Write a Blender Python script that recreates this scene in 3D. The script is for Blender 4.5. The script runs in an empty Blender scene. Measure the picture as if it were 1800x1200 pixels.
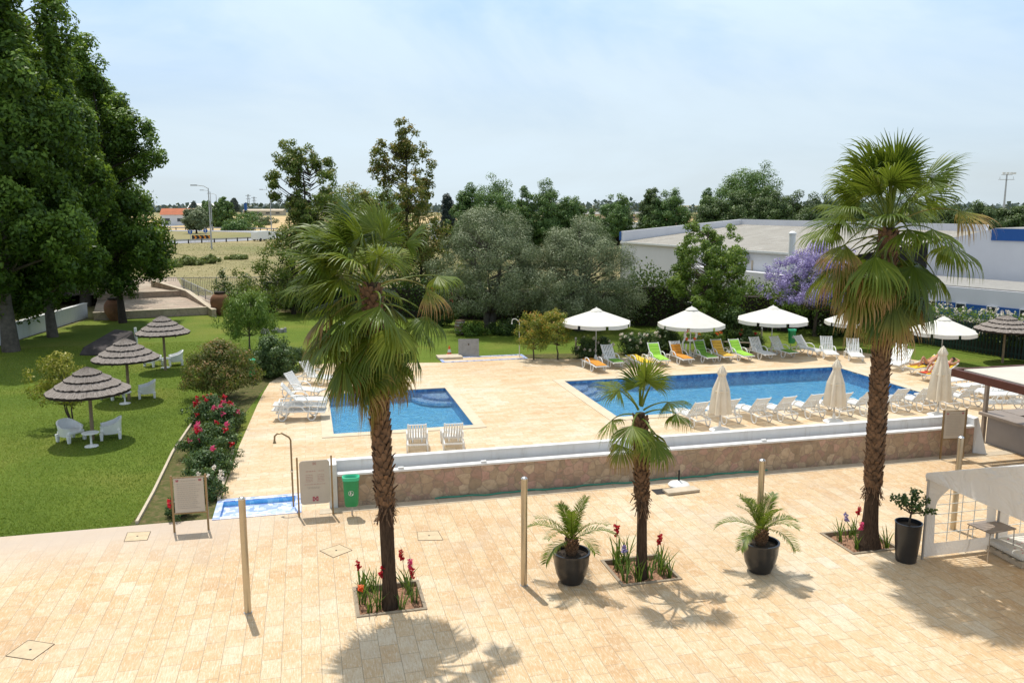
import bpy, bmesh, math, random
import numpy as np
from mathutils import Vector, Matrix
R = math.radians
rng = np.random.default_rng(7)
random.seed(7)
scene = bpy.context.scene
col = scene.collection
# ---------------------------------------------------------------- survey helpers
F, H, PITCH = 1453.0, 8.0, math.atan(240/1453.0)
CT, ST = math.cos(PITCH), math.sin(PITCH)
def at(px, py, z=0.0):
    "surveyed photo point on the level z -> metres"
    x = (px-900)/F; y = (600-py)/F
    dy = CT+y*ST; dz = -ST+y*CT
    t = (z-H)/dz
    return Vector((x*t, dy*t, z))
def far(px, py, D):
    x = (px-900)/F; y = (600-py)/F
    dy = CT+y*ST; dz = -ST+y*CT
    t = D/dy
    return Vector((x*t, D, H+dz*t))
GA = R(14)
GU = Vector((math.cos(GA), math.sin(GA), 0)); GV = Vector((-math.sin(GA), math.cos(GA), 0))
def W(u, v, z=0.0): return GU*u+GV*v+Vector((0, 0, z))
def uv_of(p): return (p.x*GU.x+p.y*GU.y, p.x*GV.x+p.y*GV.y)
def L(px, py, z=0.0): return uv_of(at(px, py, z))
# ---------------------------------------------------------------- object helpers
def tag(o, label=None, cat=None, group=None, kind=None):
    if label: o['label'] = label
    if cat: o['category'] = cat
    if group: o['group'] = group
    if kind: o['kind'] = kind
    return o
def thing(name, label, cat, loc=(0, 0, 0), rz=0.0, group=None):
    o = bpy.data.objects.new(name, None); col.objects.link(o)
    o.empty_display_size = .2
    o.location = loc; o.rotation_euler = (0, 0, rz)
    return tag(o, label, cat, group)
def link(name, me, mat, parent=None):
    o = bpy.data.objects.new(name, me); col.objects.link(o)
    if mat is not None and len(me.materials) == 0: me.materials.append(mat)
    if parent is not None: o.parent = parent
    return o
def kids(o): return [c for c in bpy.data.objects if c.parent == o]
def copy_tree(o, loc=None, rz=None, label=None, group=None, scale=None):
    c = o.copy(); col.objects.link(c)
    if loc is not None: c.location = loc
    if rz is not None: c.rotation_euler = (0, 0, rz)
    if scale is not None: c.scale = scale
    if label: c['label'] = label
    if group: c['group'] = group
    for ch in list(o.children):
        d = ch.copy(); col.objects.link(d); d.parent = c
        for g in list(ch.children):
            e = g.copy(); col.objects.link(e); e.parent = d
    return c
def np_mesh(name, V, Q, attrs=None, smooth=False):
    me = bpy.data.meshes.new(name)
    V = np.asarray(V, dtype=np.float32); Q = np.asarray(Q, dtype=np.int32)
    k = Q.shape[1]
    me.vertices.add(len(V)); me.vertices.foreach_set('co', V.ravel())
    me.loops.add(Q.size); me.loops.foreach_set('vertex_index', Q.ravel())
    me.polygons.add(len(Q)); me.polygons.foreach_set('loop_start', np.arange(0, Q.size, k, dtype=np.int32))
    if smooth: me.polygons.foreach_set('use_smooth', np.ones(len(Q), dtype=bool))
    me.update(calc_edges=True)
    if attrs:
        for an, (dom, arr) in attrs.items():
            a = me.attributes.new(an, 'FLOAT', dom); a.data.foreach_set('value', np.asarray(arr, dtype=np.float32).ravel())
    return me
class MB:
    def __init__(s): s.v = []; s.f = []
    def add(s, vs, fs):
        b = len(s.v); s.v += [tuple(x) for x in vs]; s.f += [tuple(i+b for i in q) for q in fs]; return s
    def box(s, c, d, rz=0.0, m=None, taper=1.0):
        x, y, z = d[0]/2, d[1]/2, d[2]/2
        P = [Vector((a*x*(taper if e > 0 else 1), b*y*(taper if e > 0 else 1), e*z)) for e in (-1, 1) for a, b in ((-1, -1), (1, -1), (1, 1), (-1, 1))]
        M = Matrix.Rotation(rz, 3, 'Z') if m is None else m
        c = Vector(c)
        return s.add([M@p+c for p in P], [(3, 2, 1, 0), (4, 5, 6, 7), (0, 1, 5, 4), (1, 2, 6, 5), (2, 3, 7, 6), (3, 0, 4, 7)])
    def bar(s, a, b, w, h=None, up=(0, 0, 1)):
        a = Vector(a); b = Vector(b); d = b-a; l = d.length
        if l < 1e-6: return s
        d.normalize(); u = Vector(up)
        if abs(d.dot(u)) > .98: u = Vector((0, 1, 0))
        y = u.cross(d).normalized(); z = d.cross(y)
        M = Matrix((d, y, z)).transposed()
        return s.box((a+b)/2, (l, w, h or w), m=M)
    def tube(s, pts, rad, n=8, cap=True):
        pts = [Vector(p) for p in pts]; m = len(pts)
        if not hasattr(rad, '__len__'): rad = [rad]*m
        vs = []; ref = None
        for i, p in enumerate(pts):
            d = (pts[min(i+1, m-1)]-pts[max(i-1, 0)]).normalized()
            if ref is None:
                ref = Vector((1, 0, 0)) if abs(d.x) < .8 else Vector((0, 1, 0))
            x = (ref-d*ref.dot(d)).normalized(); y = d.cross(x); ref = x
            for k in range(n):
                a = 2*math.pi*k/n
                vs.append(p+(x*math.cos(a)+y*math.sin(a))*rad[i])
        fs = [(i*n+k, i*n+(k+1) % n, (i+1)*n+(k+1) % n, (i+1)*n+k) for i in range(m-1) for k in range(n)]
        if cap: fs += [tuple(range(n-1, -1, -1)), tuple((m-1)*n+k for k in range(n))]
        return s.add(vs, fs)
    def lathe(s, prof, n=24, c=(0, 0, 0), wob=None, a0=0.0):
        vs = []; m = len(prof)
        for i, (r, z) in enumerate(prof):
            for k in range(n):
                a = 2*math.pi*k/n+a0
                rr = r*(wob(a, z) if wob else 1)
                vs.append((c[0]+rr*math.cos(a), c[1]+rr*math.sin(a), c[2]+z))
        fs = [(i*n+k, i*n+(k+1) % n, (i+1)*n+(k+1) % n, (i+1)*n+k) for i in range(m-1) for k in range(n)]
        fs += [tuple(range(n-1, -1, -1)), tuple((m-1)*n+k for k in range(n))]
        return s.add(vs, fs)
    def prism(s, poly, z0, z1):
        n = len(poly)
        vs = [(p[0], p[1], z0) for p in poly]+[(p[0], p[1], z1) for p in poly]
        return s.add(vs, [tuple(range(n-1, -1, -1)), tuple(range(n, 2*n))]+[(i, (i+1) % n, n+(i+1) % n, n+i) for i in range(n)])
    def mesh(s, name, smooth=False):
        me = bpy.data.meshes.new(name); me.from_pydata(s.v, [], s.f); me.update()
        if smooth:
            me.polygons.foreach_set('use_smooth', [True]*len(me.polygons))
            try: me.set_sharp_from_angle(angle=R(38))
            except Exception: pass
        return me
    def build(s, name, mat, parent=None, smooth=False, bevel=0.0):
        o = link(name, s.mesh(name, smooth), mat, parent)
        if bevel:
            b = o.modifiers.new('bevel', 'BEVEL'); b.width = bevel; b.segments = 2; b.limit_method = 'ANGLE'
        return o
def sheet(name, poly, z, mat, holes=(), local=True, kind='structure', rz=GA):
    "flat sheet in site coordinates, with holes"
    bm = bmesh.new()
    def loop(pp):
        vs = [bm.verts.new((p[0], p[1], 0)) for p in pp]
        return [bm.edges.new((vs[i], vs[(i+1) % len(vs)])) for i in range(len(vs))]
    es = loop(poly)
    for h in holes: es += loop(h)
    bmesh.ops.triangle_fill(bm, use_beauty=True, edges=es, normal=(0, 0, 1))
    for f in bm.faces:
        if f.normal.z < 0: f.normal_flip()
    me = bpy.data.meshes.new(name); bm.to_mesh(me); bm.free()
    o = link(name, me, mat); o.location.z = z
    if local: o.rotation_euler.z = rz
    if kind: o['kind'] = kind
    return o
def rect(u0, v0, u1, v1): return [(u0, v0), (u1, v0), (u1, v1), (u0, v1)]
# ---------------------------------------------------------------- materials
class NT:
    def __init__(s, name):
        s.m = bpy.data.materials.new(name); s.m.use_nodes = True
        s.t = s.m.node_tree; s.n = s.t.nodes; s.b = s.n['Principled BSDF']; s.out = s.n['Material Output']
    def node(s, ty, **kw):
        x = s.n.new(ty)
        for k, v in kw.items():
            if k.startswith('i_'):
                x.inputs[k[2:].replace('_', ' ')].default_value = v
            else: setattr(x, k, v)
        return x
    def l(s, a, b): s.t.links.new(a, b)
    def coord(s, scale=(1, 1, 1), kind='Object', loc=(0, 0, 0), rot=(0, 0, 0)):
        c = s.node('ShaderNodeTexCoord'); mp = s.node('ShaderNodeMapping')
        mp.inputs['Scale'].default_value = scale; mp.inputs['Location'].default_value = loc; mp.inputs['Rotation'].default_value = rot
        s.l(c.outputs[kind], mp.inputs['Vector']); return mp.outputs[0]
    def noise(s, scale, detail=4, vec=None, rough=.55, dist=0):
        x = s.node('ShaderNodeTexNoise'); x.inputs['Scale'].default_value = scale; x.inputs['Detail'].default_value = detail
        x.inputs['Roughness'].default_value = rough; x.inputs['Distortion'].default_value = dist
        if vec is not None: s.l(vec, x.inputs['Vector'])
        return x.outputs['Fac']
    def ramp(s, fac, stops, interp='LINEAR'):
        x = s.node('ShaderNodeValToRGB'); e = x.color_ramp.elements; x.color_ramp.interpolation = interp
        while len(e) < len(stops): e.new(.5)
        for i, (p, c) in enumerate(stops):
            e[i].position = p; e[i].color = (*c, 1) if len(c) == 3 else c
        s.l(fac, x.inputs[0]); return x.outputs[0]
    def mix(s, fac, a, b, mode='MIX'):
        x = s.node('ShaderNodeMix'); x.data_type = 'RGBA'; x.blend_type = mode
        for i, val in ((0, fac), (6, a), (7, b)):
            if isinstance(val, (int, float)): x.inputs[i].default_value = val
            elif isinstance(val, tuple): x.inputs[i].default_value = (*val, 1) if len(val) == 3 else val
            else: s.l(val, x.inputs[i])
        return x.outputs[2]
    def math(s, op, a, b=0.0, clamp=False):
        x = s.node('ShaderNodeMath'); x.operation = op; x.use_clamp = clamp
        for i, val in enumerate((a, b)):
            if isinstance(val, (int, float)): x.inputs[i].default_value = val
            else: s.l(val, x.inputs[i])
        return x.outputs[0]
    def attr(s, name):
        x = s.node('ShaderNodeAttribute'); x.attribute_name = name; return x.outputs['Fac']
    def bump(s, h, strength=.3, dist=.02):
        x = s.node('ShaderNodeBump'); x.inputs['Strength'].default_value = strength; x.inputs['Distance'].default_value = dist
        s.l(h, x.inputs['Height']); s.l(x.outputs[0], s.b.inputs['Normal']); return x.outputs[0]
    def base(s, c):
        if isinstance(c, tuple): s.b.inputs['Base Color'].default_value = (*c, 1)
        else: s.l(c, s.b.inputs['Base Color'])
    def set(s, rough=.6, metal=0.0, spec=.5):
        s.b.inputs['Roughness'].default_value = rough; s.b.inputs['Metallic'].default_value = metal
        s.b.inputs['Specular IOR Level'].default_value = spec; return s
def plain(name, c, rough=.6, metal=0.0, var=.15, scale=3.0, spec=.4, bump=0.0):
    t = NT(name); t.set(rough, metal, spec)
    v = t.coord(); n = t.noise(scale, 5, v, .65)
    dark = tuple(x*(1-var) for x in c); lite = tuple(min(1, x*(1+var*.6)) for x in c)
    t.base(t.ramp(n, [(.3, dark), (.7, lite)]))
    if bump: t.bump(t.noise(scale*6, 4, v), bump, .02)
    return t.m
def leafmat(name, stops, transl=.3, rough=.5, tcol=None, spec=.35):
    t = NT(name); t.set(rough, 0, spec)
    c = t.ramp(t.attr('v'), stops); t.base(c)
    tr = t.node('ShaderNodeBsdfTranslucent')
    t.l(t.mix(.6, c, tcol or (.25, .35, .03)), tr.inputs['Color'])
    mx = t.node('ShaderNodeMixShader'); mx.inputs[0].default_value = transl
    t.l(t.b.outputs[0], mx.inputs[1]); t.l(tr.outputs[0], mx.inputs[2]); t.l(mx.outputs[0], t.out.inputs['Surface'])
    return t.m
M = {}
M['white_plastic'] = plain('white_plastic', (.78, .78, .76), .35, var=.06, scale=8)
t = NT('white_paint'); t.set(.65, 0, .3); n = t.noise(1.6, 6, t.coord(scale=(2.6, 2.6, .35)), .7); n2 = t.noise(.5, 5, t.coord(), .6)
c = t.ramp(n, [(.30, (.60, .58, .55)), (.44, (.72, .72, .71)), (.7, (.76, .76, .76))]); c = t.mix(t.ramp(n2, [(.5, (0, 0, 0)), (.75, (.35, .35, .35))]), c, (.58, .57, .55)); t.base(c); M['white_paint'] = t.m
M['house_white'] = plain('house_white', (.66, .66, .69), .7, var=.07, scale=.35)
M['cushion_lime'] = plain('cushion_lime', (.30, .58, .06), .85, var=.12)
M['cushion_green'] = plain('cushion_green', (.16, .34, .04), .85, var=.12)
M['cushion_orange'] = plain('cushion_orange', (.62, .26, .03), .85, var=.12)
M['cushion_amber'] = plain('cushion_amber', (.72, .42, .06), .85, var=.12)
M['cushion_yellow'] = plain('cushion_yellow', (.80, .52, .04), .85, var=.12)
M['cushion_red'] = plain('cushion_red', (.60, .06, .03), .85)
M['canvas'] = plain('canvas', (.66, .64, .58), .85, var=.06)
M['canvas_beige'] = plain('canvas_beige', (.74, .66, .53), .9, var=.10)
M['grey_metal'] = plain('grey_metal', (.45, .45, .45), .4, .6)
M['steel'] = plain('steel', (.50, .44, .34), .30, .9, var=.08)
M['steel_cap'] = plain('steel_cap', (.60, .60, .60), .25, .9, var=.05)
M['bronze'] = plain('bronze', (.30, .21, .11), .42, .5)
M['dark'] = plain('dark', (.02, .02, .02), .6)
M['bin_green'] = plain('bin_green', (.02, .26, .09), .45, var=.12)
M['bin_rim'] = plain('bin_rim', (.05, .52, .28), .4)
M['thatch_pole'] = plain('thatch_pole', (.26, .19, .12), .85, var=.3, scale=9)
M['bark'] = plain('bark', (.10, .075, .055), .95, var=.5, scale=6, bump=.6)
M['bark_grey'] = plain('bark_grey', (.115, .10, .08), .95, var=.4, scale=4, bump=.6)
M['bark_dark'] = plain('bark_dark', (.045, .034, .026), .95, var=.4, scale=6, bump=.5)
M['clay'] = plain('clay', (.22, .10, .05), .8, var=.35, scale=2.5, bump=.2)
M['pot'] = plain('pot', (.022, .022, .024), .28, .1, var=.3, spec=.6)
M['soil'] = plain('soil', (.05, .035, .025), .95, var=.5, scale=20, bump=.6)
M['bed_soil'] = plain('bed_soil', (.36, .20, .12), .95, var=.35, scale=14, bump=.7)
M['bed_edge'] = plain('bed_edge', (.30, .24, .17), .8, var=.3)
M['brown_wood'] = plain('brown_wood', (.10, .030, .018), .55, var=.2)
M['counter_grey'] = plain('counter_grey', (.26, .24, .235), .6, var=.1, scale=1.5)
M['counter_top'] = plain('counter_top', (.28, .23, .19), .5, var=.15)
M['roof_cream'] = plain('roof_cream', (.55, .51, .44), .8, var=.08, scale=.8)
M['board'] = plain('board', (.50, .45, .38), .55, var=.05)
M['text_pink'] = plain('text_pink', (.46, .28, .24), .6, var=.1)
M['text_grey'] = plain('text_grey', (.38, .34, .29), .6, var=.1)
M['emblem'] = plain('emblem', (.42, .03, .09), .5)
M['white_ink'] = plain('white_ink', (.72, .74, .70), .5)
M['blue_paint'] = plain('blue_paint', (.015, .09, .32), .5, var=.08, scale=1)
M['glass_dark'] = plain('glass_dark', (.03, .04, .05), .15, spec=.8)
M['orange_plastic'] = plain('orange_plastic', (.75, .12, .02), .5)
M['barrel_wood'] = plain('barrel_wood', (.20, .13, .08), .8, var=.3, scale=5)
M['skin'] = plain('skin', (.48, .23, .14), .55, var=.1, spec=.4)
M['hair'] = plain('hair', (.02, .014, .01), .6)
M['swim'] = plain('swim', (.03, .03, .04), .8)
M['dark_slab'] = plain('dark_slab', (.06, .05, .048), .9, var=.5, scale=2, bump=.7)
M['stone_grey'] = plain('stone_grey', (.30, .29, .27), .85, var=.2, scale=4)
M['pale_stone'] = plain('pale_stone', (.52, .44, .33), .85, var=.18, scale=4)
M['rust_steel'] = plain('rust_steel', (.12, .09, .07), .6, .5)
M['fence_green'] = plain('fence_green', (.02, .045, .035), .7, var=.3)
M['terracotta'] = plain('terracotta', (.42, .13, .06), .85, var=.2, scale=.5)
M['hose'] = plain('hose', (.05, .28, .19), .5)
# paving: travertine planks
def paving(name, bw, bh, rot, pale=.45, stops=None, joints=(.26, .21, .15), worn=False):
    t = NT(name); t.set(.72, 0, .3)
    v = t.coord(rot=(0, 0, rot))
    br = t.node('ShaderNodeTexBrick', offset=.37, offset_frequency=2, squash=1.0)
    for k, x in (('Color1', (0, 0, 0, 1)), ('Color2', (1, 1, 1, 1)), ('Mortar', (.5, .5, .5, 1)), ('Scale', 1.0), ('Mortar Size', .0065), ('Mortar Smooth', .2), ('Bias', 0.0), ('Brick Width', bw), ('Row Height', bh)):
        br.inputs[k].default_value = x
    wv = t.node('ShaderNodeMapping'); wv.inputs['Scale'].default_value = (1, 1, 1); t.l(v, wv.inputs[0]); t.l(wv.outputs[0], br.inputs['Vector'])
    big = t.noise(.16, 3, v, .5)
    mid = t.noise(1.1, 4, v, .6)
    fac = t.math('ADD', t.math('MULTIPLY', br.outputs['Color'], .44), t.math('MULTIPLY', t.math('SUBTRACT', big, .5), 1.5))
    fac = t.math('ADD', fac, t.math('MULTIPLY', t.math('SUBTRACT', mid, .5), 1.0))
    fac = t.math('ADD', fac, pale-.28, clamp=True)
    c = t.ramp(fac, stops or [(0, (.50, .32, .165)), (.28, (.57, .395, .22)), (.55, (.61, .465, .295)), (.85, (.645, .54, .395)), (1, (.615, .54, .435))])
    # veins and pores stretched along the plank
    vs = t.node('ShaderNodeMapping'); vs.inputs['Scale'].default_value = (2.2, 16, 1); t.l(v, vs.inputs[0])
    vein = t.noise(2.6, 6, vs.outputs[0], .7, .6)
    c = t.mix(t.ramp(vein, [(.35, (.75, .75, .75)), (.55, (0, 0, 0))]), c, (.50, .36, .20), 'MULTIPLY') if False else t.mix(t.math('MULTIPLY', t.ramp(vein, [(.34, (1, 1, 1)), (.50, (0, 0, 0))]), .55), c, (.45, .28, .13))
    c = t.mix(t.math('MULTIPLY', t.ramp(vein, [(.52, (0, 0, 0)), (.64, (1, 1, 1))]), .65), c, (.72, .65, .52))
    mot = t.noise(4.2, 5, v, .68, .5)
    c = t.mix(t.ramp(mot, [(.52, (0, 0, 0)), (.68, (.55, .55, .55))]), c, (.67, .575, .42))
    c = t.mix(t.ramp(mot, [(.33, (.3, .3, .3)), (.46, (0, 0, 0))]), c, (.50, .34, .18))
    pore = t.noise(38, 2, v, .5)
    c = t.mix(t.ramp(pore, [(.30, (.6, .6, .6)), (.38, (0, 0, 0))]), c, (.32, .19, .09))
    stain = t.noise(.45, 5, v, .7)
    c = t.mix(t.ramp(stain, [(.56, (0, 0, 0)), (.72, (.35, .35, .35))]), c, (.42, .36, .29))
    c = t.mix(t.math('MULTIPLY', br.outputs['Fac'], .72), c, joints)
    grime = t.noise(.23, 6, v, .75, .8)
    c = t.mix(t.ramp(grime, [(.50, (0, 0, 0)), (.78, (.5, .5, .5))]), c, (.47, .38, .28))
    if worn:
        so_ = t.node('ShaderNodeSeparateXYZ'); t.l(t.coord(), so_.inputs[0])
        a_ = t.node('ShaderNodeMapRange'); a_.inputs[1].default_value = 18.6; a_.inputs[2].default_value = 21.0; t.l(so_.outputs[1], a_.inputs[0])
        b_ = t.node('ShaderNodeMapRange'); b_.inputs[1].default_value = 1.5; b_.inputs[2].default_value = -3.5; t.l(so_.outputs[0], b_.inputs[0])
        wf = t.math('MULTIPLY', t.math('MULTIPLY', a_.outputs[0], b_.outputs[0]), t.math('ADD', grime, .35), True)
        c = t.mix(wf, c, (.50, .41, .33))
    t.base(c)
    h = t.math('SUBTRACT', t.math('MULTIPLY', vein, .25), t.math('MULTIPLY', br.outputs['Fac'], 1.0))
    t.bump(h, .35, .012)
    return t.m
M['plaza'] = paving('travertine_plaza', .62, .345, R(90), .42, worn=True)
M['deck'] = paving('travertine_deck', .66, .30, 0, .60, joints=(.36, .27, .17))
M['coping'] = plain('coping_stone', (.60, .50, .36), .7, var=.12, scale=2)
def crazy(name, a, b, c3, scale=3.2, mort=(.26, .22, .17)):
    t = NT(name); t.set(.85, 0, .3)
    v = t.coord()
    nz = t.node('ShaderNodeTexNoise'); nz.inputs['Scale'].default_value = 2.5; t.l(v, nz.inputs['Vector'])
    v2 = t.mix(.12, v, nz.outputs['Color'])
    vo = t.node('ShaderNodeTexVoronoi', distance='CHEBYCHEV'); vo.inputs['Scale'].default_value = scale; t.l(v2, vo.inputs['Vector'])
    ve = t.node('ShaderNodeTexVoronoi', feature='DISTANCE_TO_EDGE'); ve.inputs['Scale'].default_value = scale; t.l(v2, ve.inputs['Vector'])
    sp = t.node('ShaderNodeSeparateColor'); t.l(vo.outputs['Color'], sp.inputs[0])
    cc = t.ramp(sp.outputs[0], [(.1, a), (.45, b), (.75, c3), (1, a)])
    n = t.noise(7, 6, v, .7)
    cc = t.mix(t.ramp(n, [(.35, (.5, .5, .5)), (.55, (0, 0, 0))]), cc, tuple(x*.55 for x in b))
    sv_ = sp.outputs[1]; cc = t.mix(t.math('MULTIPLY', sv_, .45), cc, tuple(x*.5 for x in b))
    cc = t.mix(t.ramp(ve.outputs['Distance'], [(.02, (.6, .6, .6)), (.055, (0, 0, 0))]), cc, mort)
    t.base(cc); t.bump(t.math('ADD', t.math('MULTIPLY', n, .6), ve.outputs['Distance']), .8, .04)
    return t.m
M['wall_stone'] = crazy('wall_stone', (.56, .43, .30), (.42, .31, .21), (.52, .32, .26), 4.3, mort=(.25, .20, .15))
M['terrace_stone'] = crazy('terrace_stone', (.50, .41, .31), (.42, .33, .25), (.48, .36, .28), 1.6)
# lawn and field
t = NT('lawn'); t.set(.9, 0, .15); v = t.coord()
n1 = t.noise(.22, 4, v); n2 = t.noise(9, 5, v, .75); n3 = t.noise(60, 3, v, .8)
c = t.ramp(n1, [(.28, (.105, .155, .018)), (.5, (.165, .22, .028)), (.66, (.24, .25, .045)), (.8, (.31, .27, .085))])
c = t.mix(t.ramp(n2, [(.35, (.55, .55, .55)), (.65, (0, 0, 0))]), c, (.035, .095, .008))
c = t.mix(t.ramp(n3, [(.5, (0, 0, 0)), (.8, (.6, .6, .6))]), c, (.16, .26, .04))
t.base(c); t.bump(t.math('ADD', n3, n2), .8, .05); M['lawn'] = t.m
t = NT('dry_field'); t.set(.95, 0, .1); v = t.coord()
n1 = t.noise(.035, 5, v, .6); n2 = t.noise(.5, 6, v, .75)
c = t.ramp(n1, [(.3, (.17, .19, .07)), (.45, (.25, .23, .11)), (.6, (.33, .28, .15)), (.8, (.42, .33, .18))])
c = t.mix(t.ramp(n2, [(.35, (.6, .6, .6)), (.62, (0, 0, 0))]), c, (.20, .17, .08))
c = t.mix(t.ramp(n2, [(.6, (0, 0, 0)), (.8, (.7, .7, .7))]), c, (.42, .35, .22))
t.base(c); t.bump(n2, .6, .2); M['field'] = t.m
M['gold_field'] = plain('gold_field', (.50, .36, .17), .95, var=.2, scale=.05)
t = NT('garden_soil'); t.set(.95, 0, .1); v = t.coord(); n = t.noise(5, 6, v, .7)
t.base(t.ramp(n, [(.3, (.05, .075, .02)), (.5, (.10, .10, .035)), (.7, (.20, .14, .08))])); t.bump(n, .7, .05); M['garden_soil'] = t.m
M['asphalt'] = plain('asphalt', (.27, .27, .285), .85, var=.12, scale=.5)
M['road_line'] = plain('road_line', (.7, .7, .68), .7)
# pool
def mosaic(name, a, b, c3):  # mixed tile blues; their contrast also stands in for ripple light
    t = NT(name); t.set(.3, 0, .5); v = t.coord()
    vo = t.node('ShaderNodeTexVoronoi', distance='CHEBYCHEV'); vo.inputs['Scale'].default_value = 8; vo.inputs['Randomness'].default_value = .6; t.l(v, vo.inputs['Vector'])
    sp = t.node('ShaderNodeSeparateColor'); t.l(vo.outputs['Color'], sp.inputs[0])
    t.base(t.ramp(sp.outputs[1], [(.1, a), (.5, b), (.9, c3)])); return t.m
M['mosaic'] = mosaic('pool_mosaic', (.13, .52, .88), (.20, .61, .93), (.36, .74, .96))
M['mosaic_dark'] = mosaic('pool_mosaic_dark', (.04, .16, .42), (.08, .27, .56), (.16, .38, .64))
M['mosaic_pale'] = mosaic('pool_mosaic_pale', (.26, .36, .68), (.46, .54, .78), (.68, .72, .84))
t = NT('pool_water')
v = t.coord(); n = t.noise(3.6, 5, v, .65, .7); n2 = t.noise(9, 3, v, .6, .8)
bp = t.node('ShaderNodeBump'); bp.inputs['Strength'].default_value = 1.0; bp.inputs['Distance'].default_value = .09
t.l(t.math('ADD', n, t.math('MULTIPLY', n2, .4)), bp.inputs['Height'])
gl = t.node('ShaderNodeBsdfGlossy'); gl.inputs['Roughness'].default_value = .05; t.l(bp.outputs[0], gl.inputs['Normal'])
rf = t.node('ShaderNodeBsdfRefraction'); rf.inputs['IOR'].default_value = 1.33; rf.inputs['Roughness'].default_value = .05
rf.inputs['Color'].default_value = (.75, .93, 1, 1); t.l(bp.outputs[0], rf.inputs['Normal'])
tp = t.node('ShaderNodeBsdfTransparent'); tp.inputs['Color'].default_value = (.80, .95, 1, 1)
m1 = t.node('ShaderNodeMixShader'); m1.inputs[0].default_value = 0.82
t.l(rf.outputs[0], m1.inputs[1]); t.l(tp.outputs[0], m1.inputs[2])
fr = t.node('ShaderNodeFresnel'); fr.inputs['IOR'].default_value = 1.33; t.l(bp.outputs[0], fr.inputs['Normal'])
mx = t.node('ShaderNodeMixShader'); t.l(t.math('MULTIPLY', fr.outputs[0], 1.3, True), mx.inputs[0])
t.l(m1.outputs[0], mx.inputs[1]); t.l(gl.outputs[0], mx.inputs[2]); t.l(mx.outputs[0], t.out.inputs['Surface'])
M['water'] = t.m
# thatch
t = NT('thatch'); t.set(.95, 0, .1); v = t.coord()
sp = t.node('ShaderNodeSeparateXYZ'); t.l(v, sp.inputs[0]); an = t.math('ARCTAN2', sp.outputs[1], sp.outputs[0])
cb = t.node('ShaderNodeCombineXYZ'); t.l(t.math('MULTIPLY', an, 26), cb.inputs[0]); t.l(t.math('MULTIPLY', sp.outputs[2], 5), cb.inputs[1]); n = t.noise(1.6, 4, cb.outputs[0], .75)
t.base(t.ramp(n, [(.28, (.10, .085, .075)), (.5, (.30, .26, .23)), (.72, (.50, .45, .41))])); t.bump(n, 1, .05); M['thatch'] = t.m
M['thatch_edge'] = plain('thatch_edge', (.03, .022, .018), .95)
# palm
t = NT('palm_frond'); t.set(.42, 0, .32)
tt = t.attr('t'); ag = t.attr('age'); vv = t.attr('v')
g = t.ramp(vv, [(0, (.035, .07, .007)), (.5, (.085, .14, .010)), (1, (.20, .24, .025))])
dry = t.ramp(vv, [(0, (.22, .11, .035)), (.6, (.36, .21, .08)), (1, (.46, .32, .15))])
fac = t.math('ADD', t.math('MULTIPLY', t.math('POWER', tt, 2.7), t.math('ADD', t.math('MULTIPLY', ag, 2.0), .60)), t.math('MULTIPLY', t.math('SUBTRACT', ag, .60), 1.5))
fac = t.math('ADD', fac, t.math('MULTIPLY', t.math('SUBTRACT', vv, .5), .35), True)
c = t.ramp(fac, [(0, (0, 0, 0)), (1, (1, 1, 1))]); yel = t.mix(c, g, (.30, .26, .045)); c2 = t.math('MULTIPLY', t.math('SUBTRACT', fac, .45), 1.8, True)
c = t.mix(c2, yel, dry); t.base(c)
tr = t.node('ShaderNodeBsdfTranslucent'); t.l(t.mix(.5, c, (.30, .38, .04)), tr.inputs['Color'])
mx = t.node('ShaderNodeMixShader'); mx.inputs[0].default_value = .28
t.l(t.b.outputs[0], mx.inputs[1]); t.l(tr.outputs[0], mx.inputs[2]); t.l(mx.outputs[0], t.out.inputs['Surface']); M['frond'] = t.m
M['boot'] = plain('palm_boot', (.17, .095, .05), .85, var=.65, scale=7, bump=.5)
t = NT('palm_fibre'); t.set(.95, 0, .1); v = t.coord(scale=(9, 9, .8)); n = t.noise(5, 5, v, .7)
t.base(t.ramp(n, [(.3, (.030, .020, .014)), (.7, (.105, .07, .048))])); t.bump(n, .8, .03); M['palm_fibre'] = t.m
# leaves
M['poplar'] = leafmat('poplar_leaf', [(0, (.016, .042, .009)), (.4, (.056, .118, .018)), (.7, (.125, .225, .03)), (1, (.24, .37, .06))], .4)
M['olive'] = leafmat('olive_leaf', [(0, (.055, .08, .036)), (.5, (.165, .21, .10)), (1, (.38, .42, .25))], .15, .5, (.2, .24, .1))
M['hedge'] = leafmat('hedge_leaf', [(0, (.014, .035, .008)), (.5, (.038, .08, .016)), (1, (.12, .19, .035))], .2)
M['flower_hedge'] = leafmat('flower_hedge_leaf', [(0, (.03, .07, .012)), (.5, (.085, .16, .02)), (1, (.20, .30, .04))])
M['bright_leaf'] = leafmat('bright_leaf', [(0, (.035, .085, .012)), (.5, (.11, .185, .024)), (1, (.26, .34, .06))])
M['rusty_leaf'] = leafmat('rusty_leaf', [(0, (.04, .085, .016)), (.5, (.12, .18, .032)), (.8, (.20, .22, .045)), (1, (.34, .22, .06))])
M['rustier_leaf'] = leafmat('rustier_leaf', [(0, (.045, .07, .015)), (.4, (.12, .15, .03)), (.68, (.22, .19, .04)), (1, (.42, .25, .07))])
M['autumn_leaf'] = leafmat('autumn_leaf', [(0, (.06, .10, .015)), (.45, (.17, .22, .03)), (.78, (.42, .33, .04)), (1, (.55, .20, .04))])
M['yellow_leaf'] = leafmat('yellow_leaf', [(0, (.10, .13, .015)), (.5, (.26, .26, .03)), (1, (.42, .36, .05))])
M['rose_leaf'] = leafmat('rose_leaf', [(0, (.018, .045, .014)), (.5, (.05, .10, .03)), (1, (.14, .21, .07))], .2)
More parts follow.
